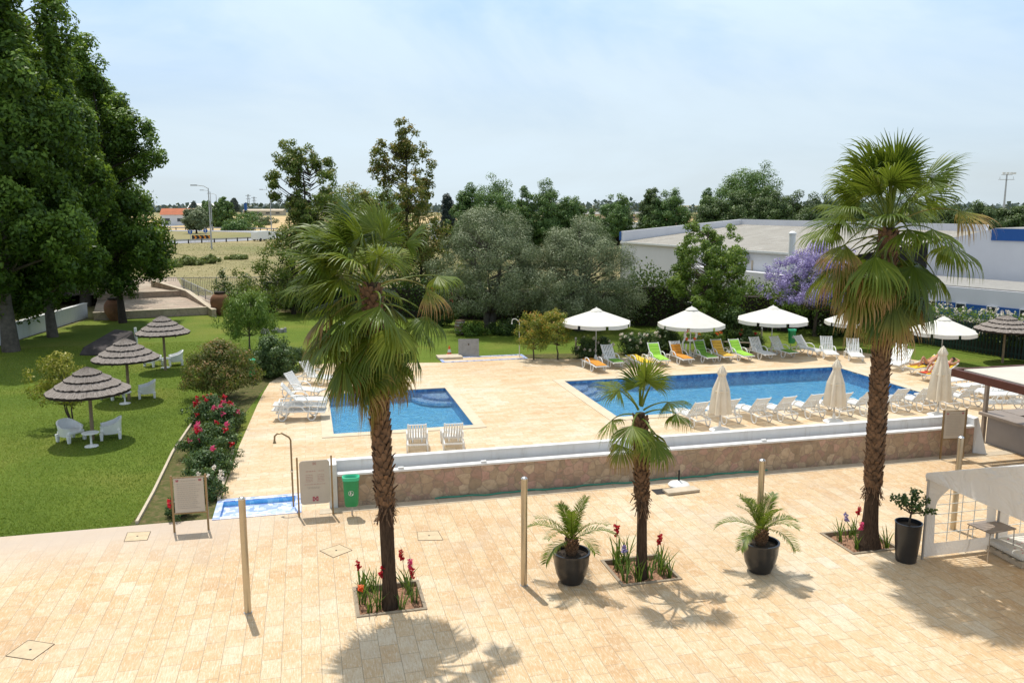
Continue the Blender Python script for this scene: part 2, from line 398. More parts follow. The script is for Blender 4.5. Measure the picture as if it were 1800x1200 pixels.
M['willow_leaf'] = leafmat('willow_leaf', [(0, (.05, .11, .02)), (.5, (.11, .20, .03)), (1, (.20, .29, .06))])
M['shrub_leaf'] = leafmat('brown_shrub_leaf', [(0, (.04, .07, .015)), (.45, (.11, .14, .03)), (.75, (.25, .19, .06)), (1, (.45, .20, .11))])
M['far_leaf'] = leafmat('far_leaf', [(0, (.03, .075, .022)), (.5, (.085, .165, .042)), (1, (.19, .30, .08))], .2)
M['pine_leaf'] = leafmat('pine_leaf', [(0, (.02, .045, .014)), (.5, (.06, .105, .028)), (1, (.14, .20, .05))], .12)
M['conifer_leaf'] = leafmat('conifer_leaf', [(0, (.010, .018, .016)), (1, (.035, .055, .045))], .05)
M['haze_wood'] = leafmat('haze_wood', [(0, (.07, .10, .10)), (1, (.13, .17, .15))], .05)  # distance haze mixed into the leaf colours as a bluish grey
M['purple'] = leafmat('purple_bloom', [(0, (.22, .17, .36)), (.5, (.38, .32, .58)), (1, (.58, .52, .74))], .2, .7, (.4, .3, .65))
M['red_petal'] = leafmat('red_petal', [(0, (.32, .004, .012)), (1, (.62, .02, .04))], .25, .5, (.7, .02, .03))
M['pink_petal'] = leafmat('pink_petal', [(0, (.60, .03, .14)), (1, (.80, .14, .30))], .25, .5, (.8, .1, .2))
M['white_petal'] = leafmat('white_petal', [(0, (.72, .62, .48)), (1, (.85, .82, .76))], .25, .5, (.9, .8, .7))
M['orange_petal'] = leafmat('orange_petal', [(0, (.75, .12, .03)), (1, (.88, .26, .08))], .25, .5, (.9, .2, .03))
M['blade'] = leafmat('sword_leaf', [(0, (.035, .085, .014)), (1, (.12, .21, .035))], .3)
M['weed'] = leafmat('field_weed', [(0, (.08, .12, .03)), (1, (.26, .30, .09))], .2)
# ---------------------------------------------------------------- foliage
def unit(n, zb=0.0):
    a = rng.normal(size=(n, 3)); a[:, 2] += zb
    return a/np.linalg.norm(a, axis=1, keepdims=True)
def leaf_arrays(P, size, v, aspect=.55, droop=-.2, flat=.6, N=None):
    n = len(P)
    d = unit(n, droop)
    if N is None: nn = unit(n, flat)
    else:
        nn = N*1.15+unit(n, flat)*.75; nn /= np.linalg.norm(nn, axis=1, keepdims=True)+1e-9
        d = d-nn*(d*nn).sum(1, keepdims=True)*.75; d /= np.linalg.norm(d, axis=1, keepdims=True)+1e-9
    s = np.cross(d, nn); s /= np.linalg.norm(s, axis=1, keepdims=True)+1e-9
    up = np.cross(s, d)
    l = (size*rng.uniform(.6, 1.25, n))[:, None]; w = l*aspect*.5
    V = np.stack([P, P+d*l*.45+s*w+up*l*.06, P+d*l-up*l*.05, P+d*l*.45-s*w+up*l*.06], 1).reshape(-1, 3)
    Q = np.arange(4*n).reshape(n, 4)
    return V, Q, v
def leaf_mesh(name, P, size, v, **kw):
    V, Q, v = leaf_arrays(P, size, v, **kw)
    return np_mesh(name, V, Q, {'v': ('FACE', np.clip(v, 0, 1))})
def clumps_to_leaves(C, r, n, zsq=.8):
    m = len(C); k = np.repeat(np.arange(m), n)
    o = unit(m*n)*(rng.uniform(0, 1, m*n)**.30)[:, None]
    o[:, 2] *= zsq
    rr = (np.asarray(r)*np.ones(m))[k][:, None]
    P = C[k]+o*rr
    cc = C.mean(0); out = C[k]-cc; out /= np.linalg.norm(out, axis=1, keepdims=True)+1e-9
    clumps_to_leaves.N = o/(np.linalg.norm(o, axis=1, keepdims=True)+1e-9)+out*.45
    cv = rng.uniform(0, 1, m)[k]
    v = .5+.30*(cv-.5)+.28*o[:, 2]+rng.normal(0, .16, m*n)  # leaves high in a clump coloured paler, standing in for lit tops
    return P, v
PROF = {
 'poplar': lambda t: np.interp(t, [0, .12, .35, .6, .85, 1], [.55, .9, 1, .85, .5, .08]),
 'column': lambda t: np.interp(t, [0, .1, .5, .9, 1], [.7, 1, 1, .75, .2]),
 'round': lambda t: np.sqrt(np.clip(1-(2*t-1)**2, 0, 1))*.95+.05,
 'dome': lambda t: np.interp(t, [0, .12, .35, .7, .9, 1], [.75, 1, 1, .8, .5, .12]),
 'cone': lambda t: np.interp(t, [0, .15, 1], [.85, 1, .06]),
 'vase': lambda t: np.interp(t, [0, .3, .7, .92, 1], [.25, .6, 1, .8, .35]),
 'pyr': lambda t: np.interp(t, [0, .15, .4, .75, 1], [.8, 1, .75, .45, .1]),
}
def crown_clumps(z0, z1, rmax, prof, n, lobes=.28, inner=.35, seed=0):
    rg = np.random.default_rng(seed)
    t = rg.uniform(0, 1, n*3); p = PROF[prof](t)
    keep = rg.uniform(0, 1, n*3) < (p*.85+.15); t = t[keep][:n]; p = p[keep][:n]
    a = rg.uniform(0, 2*math.pi, len(t))
    ph = rg.uniform(0, 6.28, 4)
    lob = 1+lobes*(.6*np.sin(3*a+ph[0]+5*t)+.5*np.sin(5*a+ph[1]-9*t)+.5*np.sin(2*a+14*t+ph[2]))
    rr = rmax*p*lob*np.sqrt(rg.uniform(inner**2, 1, len(t)))
    return np.stack([rr*np.cos(a), rr*np.sin(a), z0+(z1-z0)*t], 1)
def lumped(z0, z1, rmax, prof, nl, per, lr, lobes, inner, seed, zs=1.35):
    "clumps gathered in upward-pointing sub-crowns"
    Lc = crown_clumps(z0+lr*.6, z1-lr*zs*.9, rmax-lr*.55, prof, nl, lobes, inner, seed)
    rg = np.random.default_rng(seed+500); out = []
    for c in Lc:
        k = lr*rg.uniform(.65, 1.25); m = int(per*rg.uniform(.7, 1.3))
        t = rg.uniform(-1, 1, m); a = rg.uniform(0, 6.283, m); rr = np.sqrt(rg.uniform(.15, 1, m))*np.sqrt(1-t**2)*np.where(t > 0, 1-.45*t, 1)
        out.append(np.stack([c[0]+k*rr*np.cos(a), c[1]+k*rr*np.sin(a), c[2]+k*zs*t], 1))
    C = np.concatenate(out); rg.shuffle(C); C[:, 2] = np.maximum(C[:, 2], z0)
    return C
def branches_or_core(mb, C, trunk_top, z_lo, r0, bias=.45, n=6):
    for c in C:
        c = Vector(c)
        zb = min(trunk_top, max(z_lo, c.z-bias*math.hypot(c.x, c.y)-.3))
        a = Vector((0, 0, zb)); m = a.lerp(c, .5)+Vector((0, 0, -.08*(c-a).length))
        mb.tube([a, m, c], [r0, r0*.55, r0*.15], n=4, cap=False)
def tree(name, label, cat, loc, z0, z1, r, prof, mat, nclump=160, nleaf=90, csize=.9, leaf=.2, trunk_r=.2, bark='bark', nbr=40, group=None,
         lobes=.28, inner=.35, seed=0, trunk_top=.8, br=.05, base_flare=1.5, aspect=.55, lean=(0, 0), stems=1, crown_name='crown', zsq=.8, sx=1.0, limb_lo=None, droop=-.2, lump=None):
    o = thing(name, label, cat, loc, rz=0, group=group)
    C = crown_clumps(z0, z1, r, prof, nclump, lobes, inner, seed) if lump is None else lumped(z0, z1, r, prof, lump[0], lump[1], lump[2], lobes, inner, seed)
    C[:, 0] *= sx
    C[:, 0] += lean[0]*C[:, 2]; C[:, 1] += lean[1]*C[:, 2]
    P, v = clumps_to_leaves(C, csize, nleaf, zsq)
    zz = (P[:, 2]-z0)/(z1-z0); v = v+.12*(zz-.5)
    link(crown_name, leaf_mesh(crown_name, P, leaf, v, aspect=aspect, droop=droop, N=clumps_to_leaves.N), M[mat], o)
    mb = MB(); rs = random.Random(seed+5)
    ht = z0+(z1-z0)*trunk_top
    for s in range(stems):
        a = 2*math.pi*s/max(1, stems)+rs.random()
        dx, dy = (0, 0) if stems == 1 else (math.cos(a)*.28*r, math.sin(a)*.28*r)
        pts = []; rad = []
        for i in range(8):
            q = i/7; z = -.15+(ht+.15)*q
            pts.append((dx*q+lean[0]*z+rs.uniform(-.06, .06)*(1 if 0 < i < 7 else 0)*min(2, z1/6), dy*q+lean[1]*z+rs.uniform(-.05, .05)*(i > 0), z))
            rad.append(trunk_r*(1-.82*q)*(base_flare if i == 0 else 1)/(1 if stems == 1 else 1.25))
        mb.tube(pts, rad, n=10)
    trunk = mb.build('trunk', M[bark], o, smooth=True)
    if nbr:
        bb = MB(); branches_or_core(bb, C[:nbr], ht*.97, limb_lo if limb_lo is not None else max(.5, z0*.8), trunk_r*.38 if br is None else br*1.0)
        bb.build('branches_or_core', M[bark], o, smooth=True)
    return o
BLOOM = {}
def bush(name, label, cat, loc, rx, ry, h, mat, n=60, nleaf=70, leaf=.12, csize=.3, flowers=None, group=None, seed=0, stems=True, z0=.1, rz=0, aspect=.6, flower_size=.11):
    o = thing(name, label, cat, loc, rz, group)
    C = crown_clumps(z0, h, 1.0, 'dome', n, .3, .2, seed); C[:, 0] *= rx; C[:, 1] *= ry
    P, v = clumps_to_leaves(C, csize, nleaf)
    P[:, 2] = np.maximum(P[:, 2], .02)
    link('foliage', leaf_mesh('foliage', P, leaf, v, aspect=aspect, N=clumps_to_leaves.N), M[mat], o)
    if stems:
        mb = MB()
        for c in C[:14]:
            c = Vector(c)*.9; mb.tube([(c.x*.12, c.y*.12, -.05), (c.x*.5, c.y*.5, c.z*.55), c], [.02, .014, .006], n=4, cap=False)
        mb.build('stems', M['bark'], o)
    if flowers:
        for fm, cnt in flowers:
            rg = np.random.default_rng(seed+99+cnt)
            a = rg.uniform(0, 2*math.pi, cnt); zt = rg.uniform(.35, 1.02, cnt); rr = np.sqrt(np.clip(1.1-zt**2*.8, .1, 1))*rg.uniform(.75, 1.08, cnt)
            FC = np.stack([rx*rr*np.cos(a), ry*rr*np.sin(a), h*zt+csize*.4], 1)
            for i in range(cnt):
                key = (fm, i % 4, flower_size)
                if key not in BLOOM: BLOOM[key] = leaf_mesh('flower', unit(18)*flower_size*.38, flower_size*.75, rg.uniform(0, 1, 18), aspect=.95)
                b_ = link('flower', BLOOM[key], M[fm], o); b_.location = FC[i]; b_.scale = (rg.uniform(.8, 1.25),)*3
    return o
def hedge(name, label, pts, width, height, mat, cat='hedge', leaf=.16, dens=150, flowers=None, z0=0.05, wob=.22, seed=0):
    "pts world polyline"
    pts = [Vector(p) for p in pts]; o0 = pts[0]
    o = thing(name, label, cat, o0)
    Ps = []; rg = np.random.default_rng(seed); core = MB(); FL = []
    for a, b in zip(pts[:-1], pts[1:]):
        d = b-a; l = d.length; d.normalize(); nrm = Vector((-d.y, d.x, 0))
        n = int(l*dens*2.6*(height+width)/3)
        s = rg.uniform(0, l, n); th = rg.uniform(-.2, math.pi+.2, n)
        wv = 1+wob*np.sin(s*1.3+seed)+wob*.7*np.sin(s*3.1+1+2*th)
        k = rg.uniform(.72, 1.04, n)
        x = np.cos(th)*width/2*k*wv; z = np.clip(np.abs(np.sin(th))**.5*height*k*(1+.35*(wv-1)), z0, 99)
        side = rg.uniform(0, 1, n) < .55
        z = np.where(side, rg.uniform(z0, height*.95, n), z); x = np.where(side, np.sign(rg.uniform(-1, 1, n))*width/2*k*wv, x)
        base = np.array(a-o0)
        P = base+np.outer(s, np.array(d))+np.outer(x, np.array(nrm)); P[:, 2] = z
        Ps.append(P)
        core.bar(a-o0+Vector((0, 0, height*.33)), b-o0+Vector((0, 0, height*.33)), width*.5, height*.66)
        if flowers:
            m = int(l*flowers[1]); s = rg.uniform(0, l, m); th = rg.uniform(math.pi*.35, math.pi+.1, m)
            # flowers sit on the side towards the garden and on the top
            sg = flowers[2]
            x = sg*np.abs(np.cos(th))*width/2*1.08; z = height*(.45+.62*rg.uniform(0, 1, m))
            FP = base+np.outer(s, np.array(d))+np.outer(x, np.array(nrm)); FP[:, 2] = z
            FL.append(FP)
    P = np.concatenate(Ps)
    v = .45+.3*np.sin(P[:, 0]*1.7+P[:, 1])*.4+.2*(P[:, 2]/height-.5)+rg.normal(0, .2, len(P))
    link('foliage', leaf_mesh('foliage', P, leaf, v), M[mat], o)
    core.build('branches_or_core', M['bark_dark'], o)  # dark solid core added inside the foliage to block the view through
    if flowers:
        FC = np.concatenate(FL); k = np.repeat(np.arange(len(FC)), 8)
        link('flowers', leaf_mesh('flowers', FC[k]+unit(len(k))*.05, .085, rg.uniform(0, 1, len(k)), aspect=.9), M[flowers[0]], o)
    return o
# ---------------------------------------------------------------- palms
def fan_frond(az, el, pet, rad, age, wind, seed, nseg=44, spread=None, name='frond', parent=None, grav=2.2, origin=(0, 0, 0), q01=.5):
    rs = random.Random(seed)
    d = Vector((math.cos(az)*math.cos(el), math.sin(az)*math.cos(el), math.sin(el)))
    p = Vector(origin)+Vector((d.x, d.y, 0))*.10
    pts = [p.copy()]; K = 8; dd = d.copy()
    sag = .015+.13*q01+.10*age
    if spread is None: spread = rs.uniform(95, 128)
    for i in range(K):
        dd = (dd+Vector((wind[0]*.06, wind[1]*.06, -sag))).normalized(); p = p+dd*pet/K; pts.append(p.copy())
    mbv = []; mbf = []; T = []; A = []; VV = []
    def addring(c, w, n, s, t, v):
        pass
    # petiole: flat strip with thickness
    side = dd.cross(Vector((0, 0, 1)))
    side = side.normalized() if side.length > 1e-3 else Vector((1, 0, 0))
    for i, q in enumerate(pts):
        w = .034*(1-.5*i/K)
        up = side.cross((pts[min(i+1, K)]-pts[max(i-1, 0)]).normalized())
        for o_ in (side*w, up*w*.6, -side*w, -up*w*.6):
            mbv.append(q+o_); T.append(.15+.25*age); VV.append(.75)
    for i in range(K):
        for k in range(4): mbf.append((i*4+k, i*4+(k+1) % 4, (i+1)*4+(k+1) % 4, (i+1)*4+k))
    nrm = side.cross(dd).normalized()
    # tilt the blade plane so that it hangs a little from the petiole end
    S = 9; hub = pts[-1]
    sp = R(spread)*(1 if age < .6 else .72)
    roll = rs.uniform(-.35, .35)
    side2 = (side*math.cos(roll)+nrm*math.sin(roll)).normalized(); nrm2 = side2.cross(dd).normalized()
    bend0 = rs.uniform(-.35, .1)
    fv = rs.uniform(.1, .9); gf = rs.uniform(.7, 1.9)*(.35+1.0*min(1, q01*1.7)); grp = [rs.uniform(-.05, .05) for _ in range(12)]; gd = [rs.uniform(.5, 1.6) for _ in range(12)]; gl = [rs.uniform(.86, 1.06) for _ in range(12)]; curl = rs.uniform(-.25, .25)
    for j in range(nseg):
        f = (j+.5)/nseg*2-1; ph = f*sp+rs.uniform(-.015, .015)
        gi = int(j*11/nseg+rs.uniform(0, .6)); L_ = rad*(.66+.34*math.cos(ph*.72))*rs.uniform(.92, 1.06)*gl[gi]
        q = (dd*math.cos(ph)+side2*math.sin(ph)+nrm2*(.34*math.cos(ph*1.3)-.42+bend0*abs(f)+rs.uniform(-.06, .06)+grp[gi])).normalized()
        lat = (side2*math.cos(ph)-dd*math.sin(ph)); lat = (lat-q*lat.dot(q)).normalized()
        pos = hub.copy(); base = len(mbv); sv = min(1, max(0, fv+rs.uniform(-.22, .22)))
        g = grav*gf*gd[gi]*rs.uniform(.7, 1.3)*(1+.5*age); sepa = rs.uniform(.50, .62)
        for k in range(S+1):
            t = k/S
            full = 2*L_*t*math.tan(sp/nseg)*1.12
            w = full if t < sepa else full*max(0.0, (1-t)/(1-sepa))**1.0*(sepa/t)*.9
            w = max(w, .004)*.5
            up = lat.cross(q).normalized()
            rid = w*.55*(1 if t < .7 else .5)
            mbv += [pos-lat*w, pos+up*rid, pos+lat*w]
            T += [t]*3; VV += [sv]*3
            if k < S:
                if t > .40:
                    e = (t-.40)**1.15*1.75
                    q = (q+Vector((wind[0]*.40, wind[1]*.40, -g*.42))*e*.62+lat*curl*e*.5).normalized()
                    lat = (lat-q*lat.dot(q)).normalized()
                pos = pos+q*L_/S
        for k in range(S):
            b = base+k*3; mbf += [(b, b+1, b+4, b+3), (b+1, b+2, b+5, b+4)]
    A = [age]*len(mbv)
    me = np_mesh(name, [tuple(x) for x in mbv], mbf, {'t': ('POINT', T), 'age': ('POINT', A), 'v': ('POINT', VV)})
    return link(name, me, M['frond'], parent)
def palm_trunk(o, h, r_base, r_mid, r_top, boot_z0, boot_z1, lean, seed, boot=.17, boots_r=None, dens=.105):
    rs = random.Random(seed); mb = MB()
    def ax(z):
        q = z/h; return Vector((lean[0]*q**1.4, lean[1]*q**1.4, z))
    def rr(z):
        q = z/h
        return r_mid+(r_base-r_mid)*math.exp(-z/.35)+(r_top-r_mid)*max(0, (q-.55)/.45)
    n = 20; zs = [-.1+i*(h+.15)/44 for i in range(45)]
    vs = []
    for z in zs:
        a = ax(max(z, 0)); r = rr(max(z, 0))
        for k in range(n):
            an = 2*math.pi*k/n; q = r*(1+.035*math.sin(an*7+z*1.3)+.03*math.sin(an*3-z*2)+rs.uniform(-.012, .012))
            vs.append((a.x+q*math.cos(an), a.y+q*math.sin(an), z))
    mb.add(vs, [(i*n+k, i*n+(k+1) % n, (i+1)*n+(k+1) % n, (i+1)*n+k) for i in range(44) for k in range(n)]+[tuple(44*n+k for k in range(n))])
    mb.build('trunk', M['palm_fibre'], o, smooth=True)
    bt = MB(); z = boot_z0; i = 0; ga = R(137.5)
    per = 2*math.pi*(r_mid+.05)/(boot*.95)
    dz = dens/per*1.0
    while z < boot_z1:
        an = i*ga+rs.uniform(-.08, .08); i += 1
        q = (z-boot_z0)/(boot_z1-boot_z0)
        a = ax(z); r = rr(z)*.92
        out = Vector((math.cos(an), math.sin(an), 0)); tan = Vector((-math.sin(an), math.cos(an), 0)); up = Vector((0, 0, 1))
        w = boot*rs.uniform(.8, 1.1)*.5; ln = boot*rs.uniform(.95, 1.6); th = .028
        kick = rs.uniform(.10, .34)*(1.0 if rs.random() > .12 else 2.2)
        s = rs.uniform(-.35, .35)
        p0 = a+out*r-up*ln*.35; p1 = a+out*(r+.035)+up*ln*.1+tan*s*.02; p2 = a+out*(r+.045+kick*.13)+up*ln*.62+tan*s*.07; 
        vv = []
        for p, ww, tt_ in ((p0, w*1.15, th*1.5), (p1, w*.95, th*1.5), (p2, w*.42*rs.uniform(.7, 1.4), th*.7)):
            vv += [p-tan*ww, p+out*tt_*.9, p+tan*ww, p-out*tt_*.6]
        ff = [(0, 1, 5, 4), (1, 2, 6, 5), (2, 3, 7, 6), (3, 0, 4, 7), (4, 5, 9, 8), (5, 6, 10, 9), (6, 7, 11, 10), (7, 4, 8, 11), (8, 9, 10, 11)]
        bt.add(vv, ff); z += dz
    # frayed fibres under the lowest leaf bases
    for k in range(70):
        an = rs.uniform(0, 6.283); zz = boot_z0+rs.uniform(-.28, .25); a = ax(zz); r = rr(zz)
        out = Vector((math.cos(an), math.sin(an), 0)); tan = Vector((-math.sin(an), math.cos(an), 0))
        p = a+out*r; e = p+out*rs.uniform(.03, .14)+tan*rs.uniform(-.08, .08)-Vector((0, 0, rs.uniform(.05, .25)))
        bt.bar(p, e, rs.uniform(.01, .03), .008)
    ob = bt.build('leaf_bases', M['boot'], o)
    ob['kind'] = 'stuff'
    return ax
def fan_palm(label, loc, h, r_base, r_mid, r_top, b0, lean, fronds, wind, seed, rad, pet, group=None, skirt=0, bunch=True, elspan=152, zspread=.45, boot=.17, dens=.105):
    o = thing('palm_tree', label, 'palm tree', loc, 0, group)
    ax = palm_trunk(o, h, r_base, r_mid, r_top, b0, h-.05, lean, seed, boot=boot, dens=dens)
    rs = random.Random(seed+1); ga = R(137.5)
    for i in range(fronds):
        q = (i+.5)/fronds            # 0 = youngest
        el = R(90-elspan*q**1.12+rs.uniform(-11, 11)); az = i*ga+rs.uniform(-.3, .3)
        lee = max(0.0, math.cos(az)*(-1 if wind[0] > 0 else 1))*min(1, abs(wind[0]))
        age = max(0.0, min(1.0, (q-.36)*1.0+rs.uniform(-.16, .18)))
        top = ax(h); z = h+.22-zspread*q**1.7
        if i in (fronds//2, fronds//2+5, int(fronds*.4)) and fronds > 30: age = .82
        a = ax(min(z, h))
        f = fan_frond(az, el, pet*rs.uniform(.75, 1.2)*(.85+.3*min(1, q*2))*(1+.25*lee), rad*rs.uniform(.82, 1.1)*(.92+.08*min(1, q*3))*(1-.32*lee), age, wind, seed*100+i, parent=o, origin=(a.x, a.y, z), q01=q)
        if age > .6: f['label'] = 'hanging frond with dry brown tips'
    for i in range(skirt):
        az = i*ga*1.7+rs.random(); z = h-.25-rs.uniform(0, .5); a = ax(z)
        f = fan_frond(az, R(rs.uniform(-72, -45)), pet*.6, rad*rs.uniform(.7, .95), rs.uniform(.66, .95), wind, seed*100+70+i, parent=o, origin=(a.x, a.y, z), nseg=26, q01=1)
        f['label'] = 'dead brown frond hanging against the trunk'
    return o
def pinnate_frond(parent, origin, az, el, ln, seed, mat='frond', age=.12, leaflet=.30, n=30, sag=.16, wleaf=.018):
    rs = random.Random(seed)
    d = Vector((math.cos(az)*math.cos(el), math.sin(az)*math.cos(el), math.sin(el))); p = Vector(origin); K = 14
    pts = [p.copy()]; ds = [d.copy()]
    for i in range(K):
        d = (d+Vector((0, 0, -sag*(.4+i/K)))).normalized(); p = p+d*ln/K; pts.append(p.copy()); ds.append(d.copy())
    V = []; Fq = []; T = []; VV = []
    for i, q in enumerate(pts):
        w = .016*(1-.8*i/K)
        for o_ in (Vector((w, 0, 0)), Vector((0, w, 0)), Vector((-w, 0, 0)), Vector((0, -w, 0))): V.append(q+o_); T.append(.2); VV.append(.8)
    for i in range(K):
        for k in range(4): Fq.append((i*4+k, i*4+(k+1) % 4, (i+1)*4+(k+1) % 4, (i+1)*4+k))
    for j in range(n):
        f = .14+.86*(j+.5)/n; x = f*K; i = min(K-1, int(x)); q = pts[i].lerp(pts[i+1], x-i); dd = ds[i]
        side = dd.cross(Vector((0, 0, 1))).normalized(); up = side.cross(dd)
        for s in (-1, 1):
            l = leaflet*(.45+.75*math.sin(math.pi*min(1, f*.85+.12)))*rs.uniform(.85, 1.1)
            q2 = (dd*.75+side*s*.8+up*rs.uniform(.15, .45)).normalized(); lat = q2.cross(up).normalized()*wleaf
            mid = q+q2*l*.5-Vector((0, 0, l*.03)); tip = q+q2*l-Vector((0, 0, l*.22))
            b = len(V); V += [q-lat*.6, q+lat*.6, mid+lat, mid-lat, tip+lat*.12, tip-lat*.12]; T += [.1, .1, .5, .5, 1, 1]; sv = rs.uniform(.2, .9); VV += [sv]*6
            Fq += [(b, b+1, b+2, b+3), (b+3, b+2, b+4, b+5)]
    me = np_mesh('frond', [tuple(x) for x in V], Fq, {'t': ('POINT', T), 'age': ('POINT', [age]*len(V)), 'v': ('POINT', VV)})
    return link('frond', me, M['frond'], parent)
# ================================================================ SETTING
POOL = rect(11.3, 28.75, 25.6, 35.5); SPOOL = rect(.7, 28.95, 5.8, 35.45)
FB1 = rect(-2.45, 21.62, -.5, 22.85); FB2 = rect(6.75, 41.5, 11.05, 42.5)
HOLES = [POOL, SPOOL, FB1, FB2]
def grow(r, g): return rect(r[0][0]-g, r[0][1]-g, r[2][0]+g, r[2][1]+g)
HG = [grow(r, .02) for r in HOLES]
BEDS = [rect(.7, 15.42, 2.1, 16.76), rect(6.25, 15.42, 7.65, 16.76), rect(12.05, 15.65, 13.35, 16.95)]
# the ground, one sheet to the horizon
sheet('ground', [(-4000, -60), (4000, -60), (4000, 9000), (-4000, 9000)], -.016, M['field'], HG+[grow(r, -.02) for r in BEDS])
lawn_px = [(-900, 1000), (-500, 760), (-160, 650), (0, 608), (152, 562), (220, 557), (375, 552), (480, 548), (700, 556), (900, 566), (1250, 566), (1500, 580), (1700, 608), (1900, 640), (2300, 690), (2600, 800)]
lawn_uv = [L(*p) for p in lawn_px]
lawn_uv = [(-40, 20.5)]+lawn_uv[1:-1]+[(48, 26), (48, 20.5)]
sheet('lawn', lawn_uv, -.010, M['lawn'], HG)
plaza = [(-45, 21.72-.05), (-45, -6), (60, -6), (60, 24), (21.1, 24), (21.1, 21.72)]
sheet('plaza_paving', [(-45, 21.60), (-45, -6), (60, -6), (60, 21.60)], .004, M['plaza'], BEDS)
deck_px = [(452, 712), (463, 690), (474, 672), (495, 660), (520, 650), (548, 641), (600, 637), (700, 638), (776, 637)]
deck = [(-2.48, 21.605), (-2.5, 24), (-2.42, 28)]+[L(*p) for p in deck_px]+[(6.6, 41.44), (11.2, 41.44), (13.4, 40.7), (17.9, 40.3), (22.8, 40.1), (26.0, 40.6), (27.6, 40.3), (29.2, 39.1), (30.4, 37.2), (31.3, 34.4), (32.6, 32.6), (36, 31.4), (48, 30.5), (48, 21.605)]
sheet('pool_deck_paving', deck, 0, M['deck'], HG)
sheet('garden_bed_soil', [(-4.6, 21.62), (-2.62, 21.62), (-2.62, 28), (-2.5, 33.0), (-1.9, 38), (-1.2, 40), (-3.2, 40), (-4.2, 34), (-4.4, 28), (-4.35, 24)], -.004, M['garden_soil'])
sheet('bed_strip', [(6.9, 42.7), (12.2, 42.6), (14.5, 42.2), (20, 41.9), (24.8, 41.7), (24.6, 40.2), (13.4, 40.75), (11.25, 41.5), (11.25, 42.62)], -.005, M['garden_soil'])
k = MB()
for a, b in (((-4.42, 21.7), (-4.40, 24)), ((-4.40, 24), (-4.45, 28)), ((-4.45, 28), (-4.25, 33)), ((-2.56, 22.9), (-2.56, 28))):
    k.bar((a[0], a[1], .03), (b[0], b[1], .03), .07, .10)
o = k.build('garden_bed_kerb', M['pale_stone']); o.rotation_euler.z = GA; o['kind'] = 'structure'
# distant road: a roundabout
RC = Vector((-108, 213, 0))
def ring(name, r0, r1, z, mat, a0=0, a1=360, n=96):
    V = []; Q = []
    for i in range(n+1):
        a = R(a0+(a1-a0)*i/n)
        for r in (r0, r1): V.append((RC.x+r*math.cos(a), RC.y+r*math.sin(a), z))
    for i in range(n): Q.append((i*2, i*2+1, i*2+3, i*2+2))
    me = np_mesh(name, V, Q); o = link(name, me, mat); o['kind'] = 'structure'; return o
ring('road', 43, 54, .03, M['asphalt'])
ring('road_edge_line', 43.3, 43.7, .045, M['road_line'])
def strip(name, pts, w, z, mat):
    V = []; Q = []
    pts = [Vector(p) for p in pts]
    for i, p in enumerate(pts):
        d = (pts[min(i+1, len(pts)-1)]-pts[max(i-1, 0)]).normalized(); n = Vector((-d.y, d.x, 0))*w/2
        for q in (p-n, p+n): V.append((q.x, q.y, z))
    for i in range(len(pts)-1): Q.append((i*2, i*2+1, i*2+3, i*2+2))
    o = link(name, np_mesh(name, V, Q), mat); o['kind'] = 'structure'; return o
strip('road', [RC+Vector((50, 8, 0)), RC+Vector((75, 12, 0)), RC+Vector((120, 5, 0)), RC+Vector((240, -10, 0))], 10, .034, M['asphalt'])
strip('road', [RC+Vector((-10, 48, 0)), RC+Vector((-25, 90, 0)), RC+Vector((-30, 200, 0))], 9, .034, M['asphalt'])
strip('track', [far(262, 447, 148), far(330, 447, 133), far(480, 445, 137), far(560, 445, 140)], 1.0, -.008, M['garden_soil'])
strip('far_field', [Vector((-500, 420, 0)), Vector((-60, 430, 0)), Vector((120, 420, 0))], 330, -.006, M['gold_field'])
# ---- pools
def basin(name, label, r, depth, wl, wall_m, floor_m, coping_w, cop_z, water=True, group=None):
    (u0, v0), _, (u1, v1), _ = r
    c = W((u0+u1)/2, (v0+v1)/2)
    o = thing(name, label, 'pool' if depth > .5 else 'foot bath', c, GA, group)
    x, y = (u1-u0)/2, (v1-v0)/2
    fl = MB().add([(-x, -y, -depth), (x, -y, -depth), (x, y, -depth), (-x, y, -depth)], [(0, 1, 2, 3)]); fl.build('basin_floor', floor_m, o)
    wl_ = MB()
    q = [(-x, -y), (x, -y), (x, y), (-x, y)]
    for i in range(4):
        a, b = q[i], q[(i+1) % 4]
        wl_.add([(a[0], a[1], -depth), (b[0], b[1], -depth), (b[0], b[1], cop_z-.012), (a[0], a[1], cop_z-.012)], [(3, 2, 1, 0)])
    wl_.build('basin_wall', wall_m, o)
    cp = MB(); w = coping_w
    for (a0, b0, a1, b1) in ((-x-w, -y-w, x+w, -y+.03), (-x-w, y-.03, x+w, y+w), (-x-w, -y+.031, -x+.03, y-.031), (x-.03, -y+.031, x+w, y-.031)):
        cp.box(((a0+a1)/2, (b0+b1)/2, cop_z-.015), (a1-a0, b1-b0, .036))
    cp.build('coping', M['coping'] if depth > .5 else M['mosaic_pale'], o, bevel=.008)
    if water:
        n = 2
        MB().add([(-x+.002, -y+.002, wl), (x-.002, -y+.002, wl), (x-.002, y-.002, wl), (-x+.002, y-.002, wl)], [(0, 1, 2, 3)]).build('water', M['water'], o)
    return o, x, y
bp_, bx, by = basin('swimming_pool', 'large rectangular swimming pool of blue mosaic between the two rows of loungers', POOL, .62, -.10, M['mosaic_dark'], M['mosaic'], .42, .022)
sp_, sx_, sy_ = basin('swimming_pool', 'smaller square swimming pool of blue mosaic behind the left palm', SPOOL, .52, -.08, M['mosaic_dark'], M['mosaic'], .38, .022)
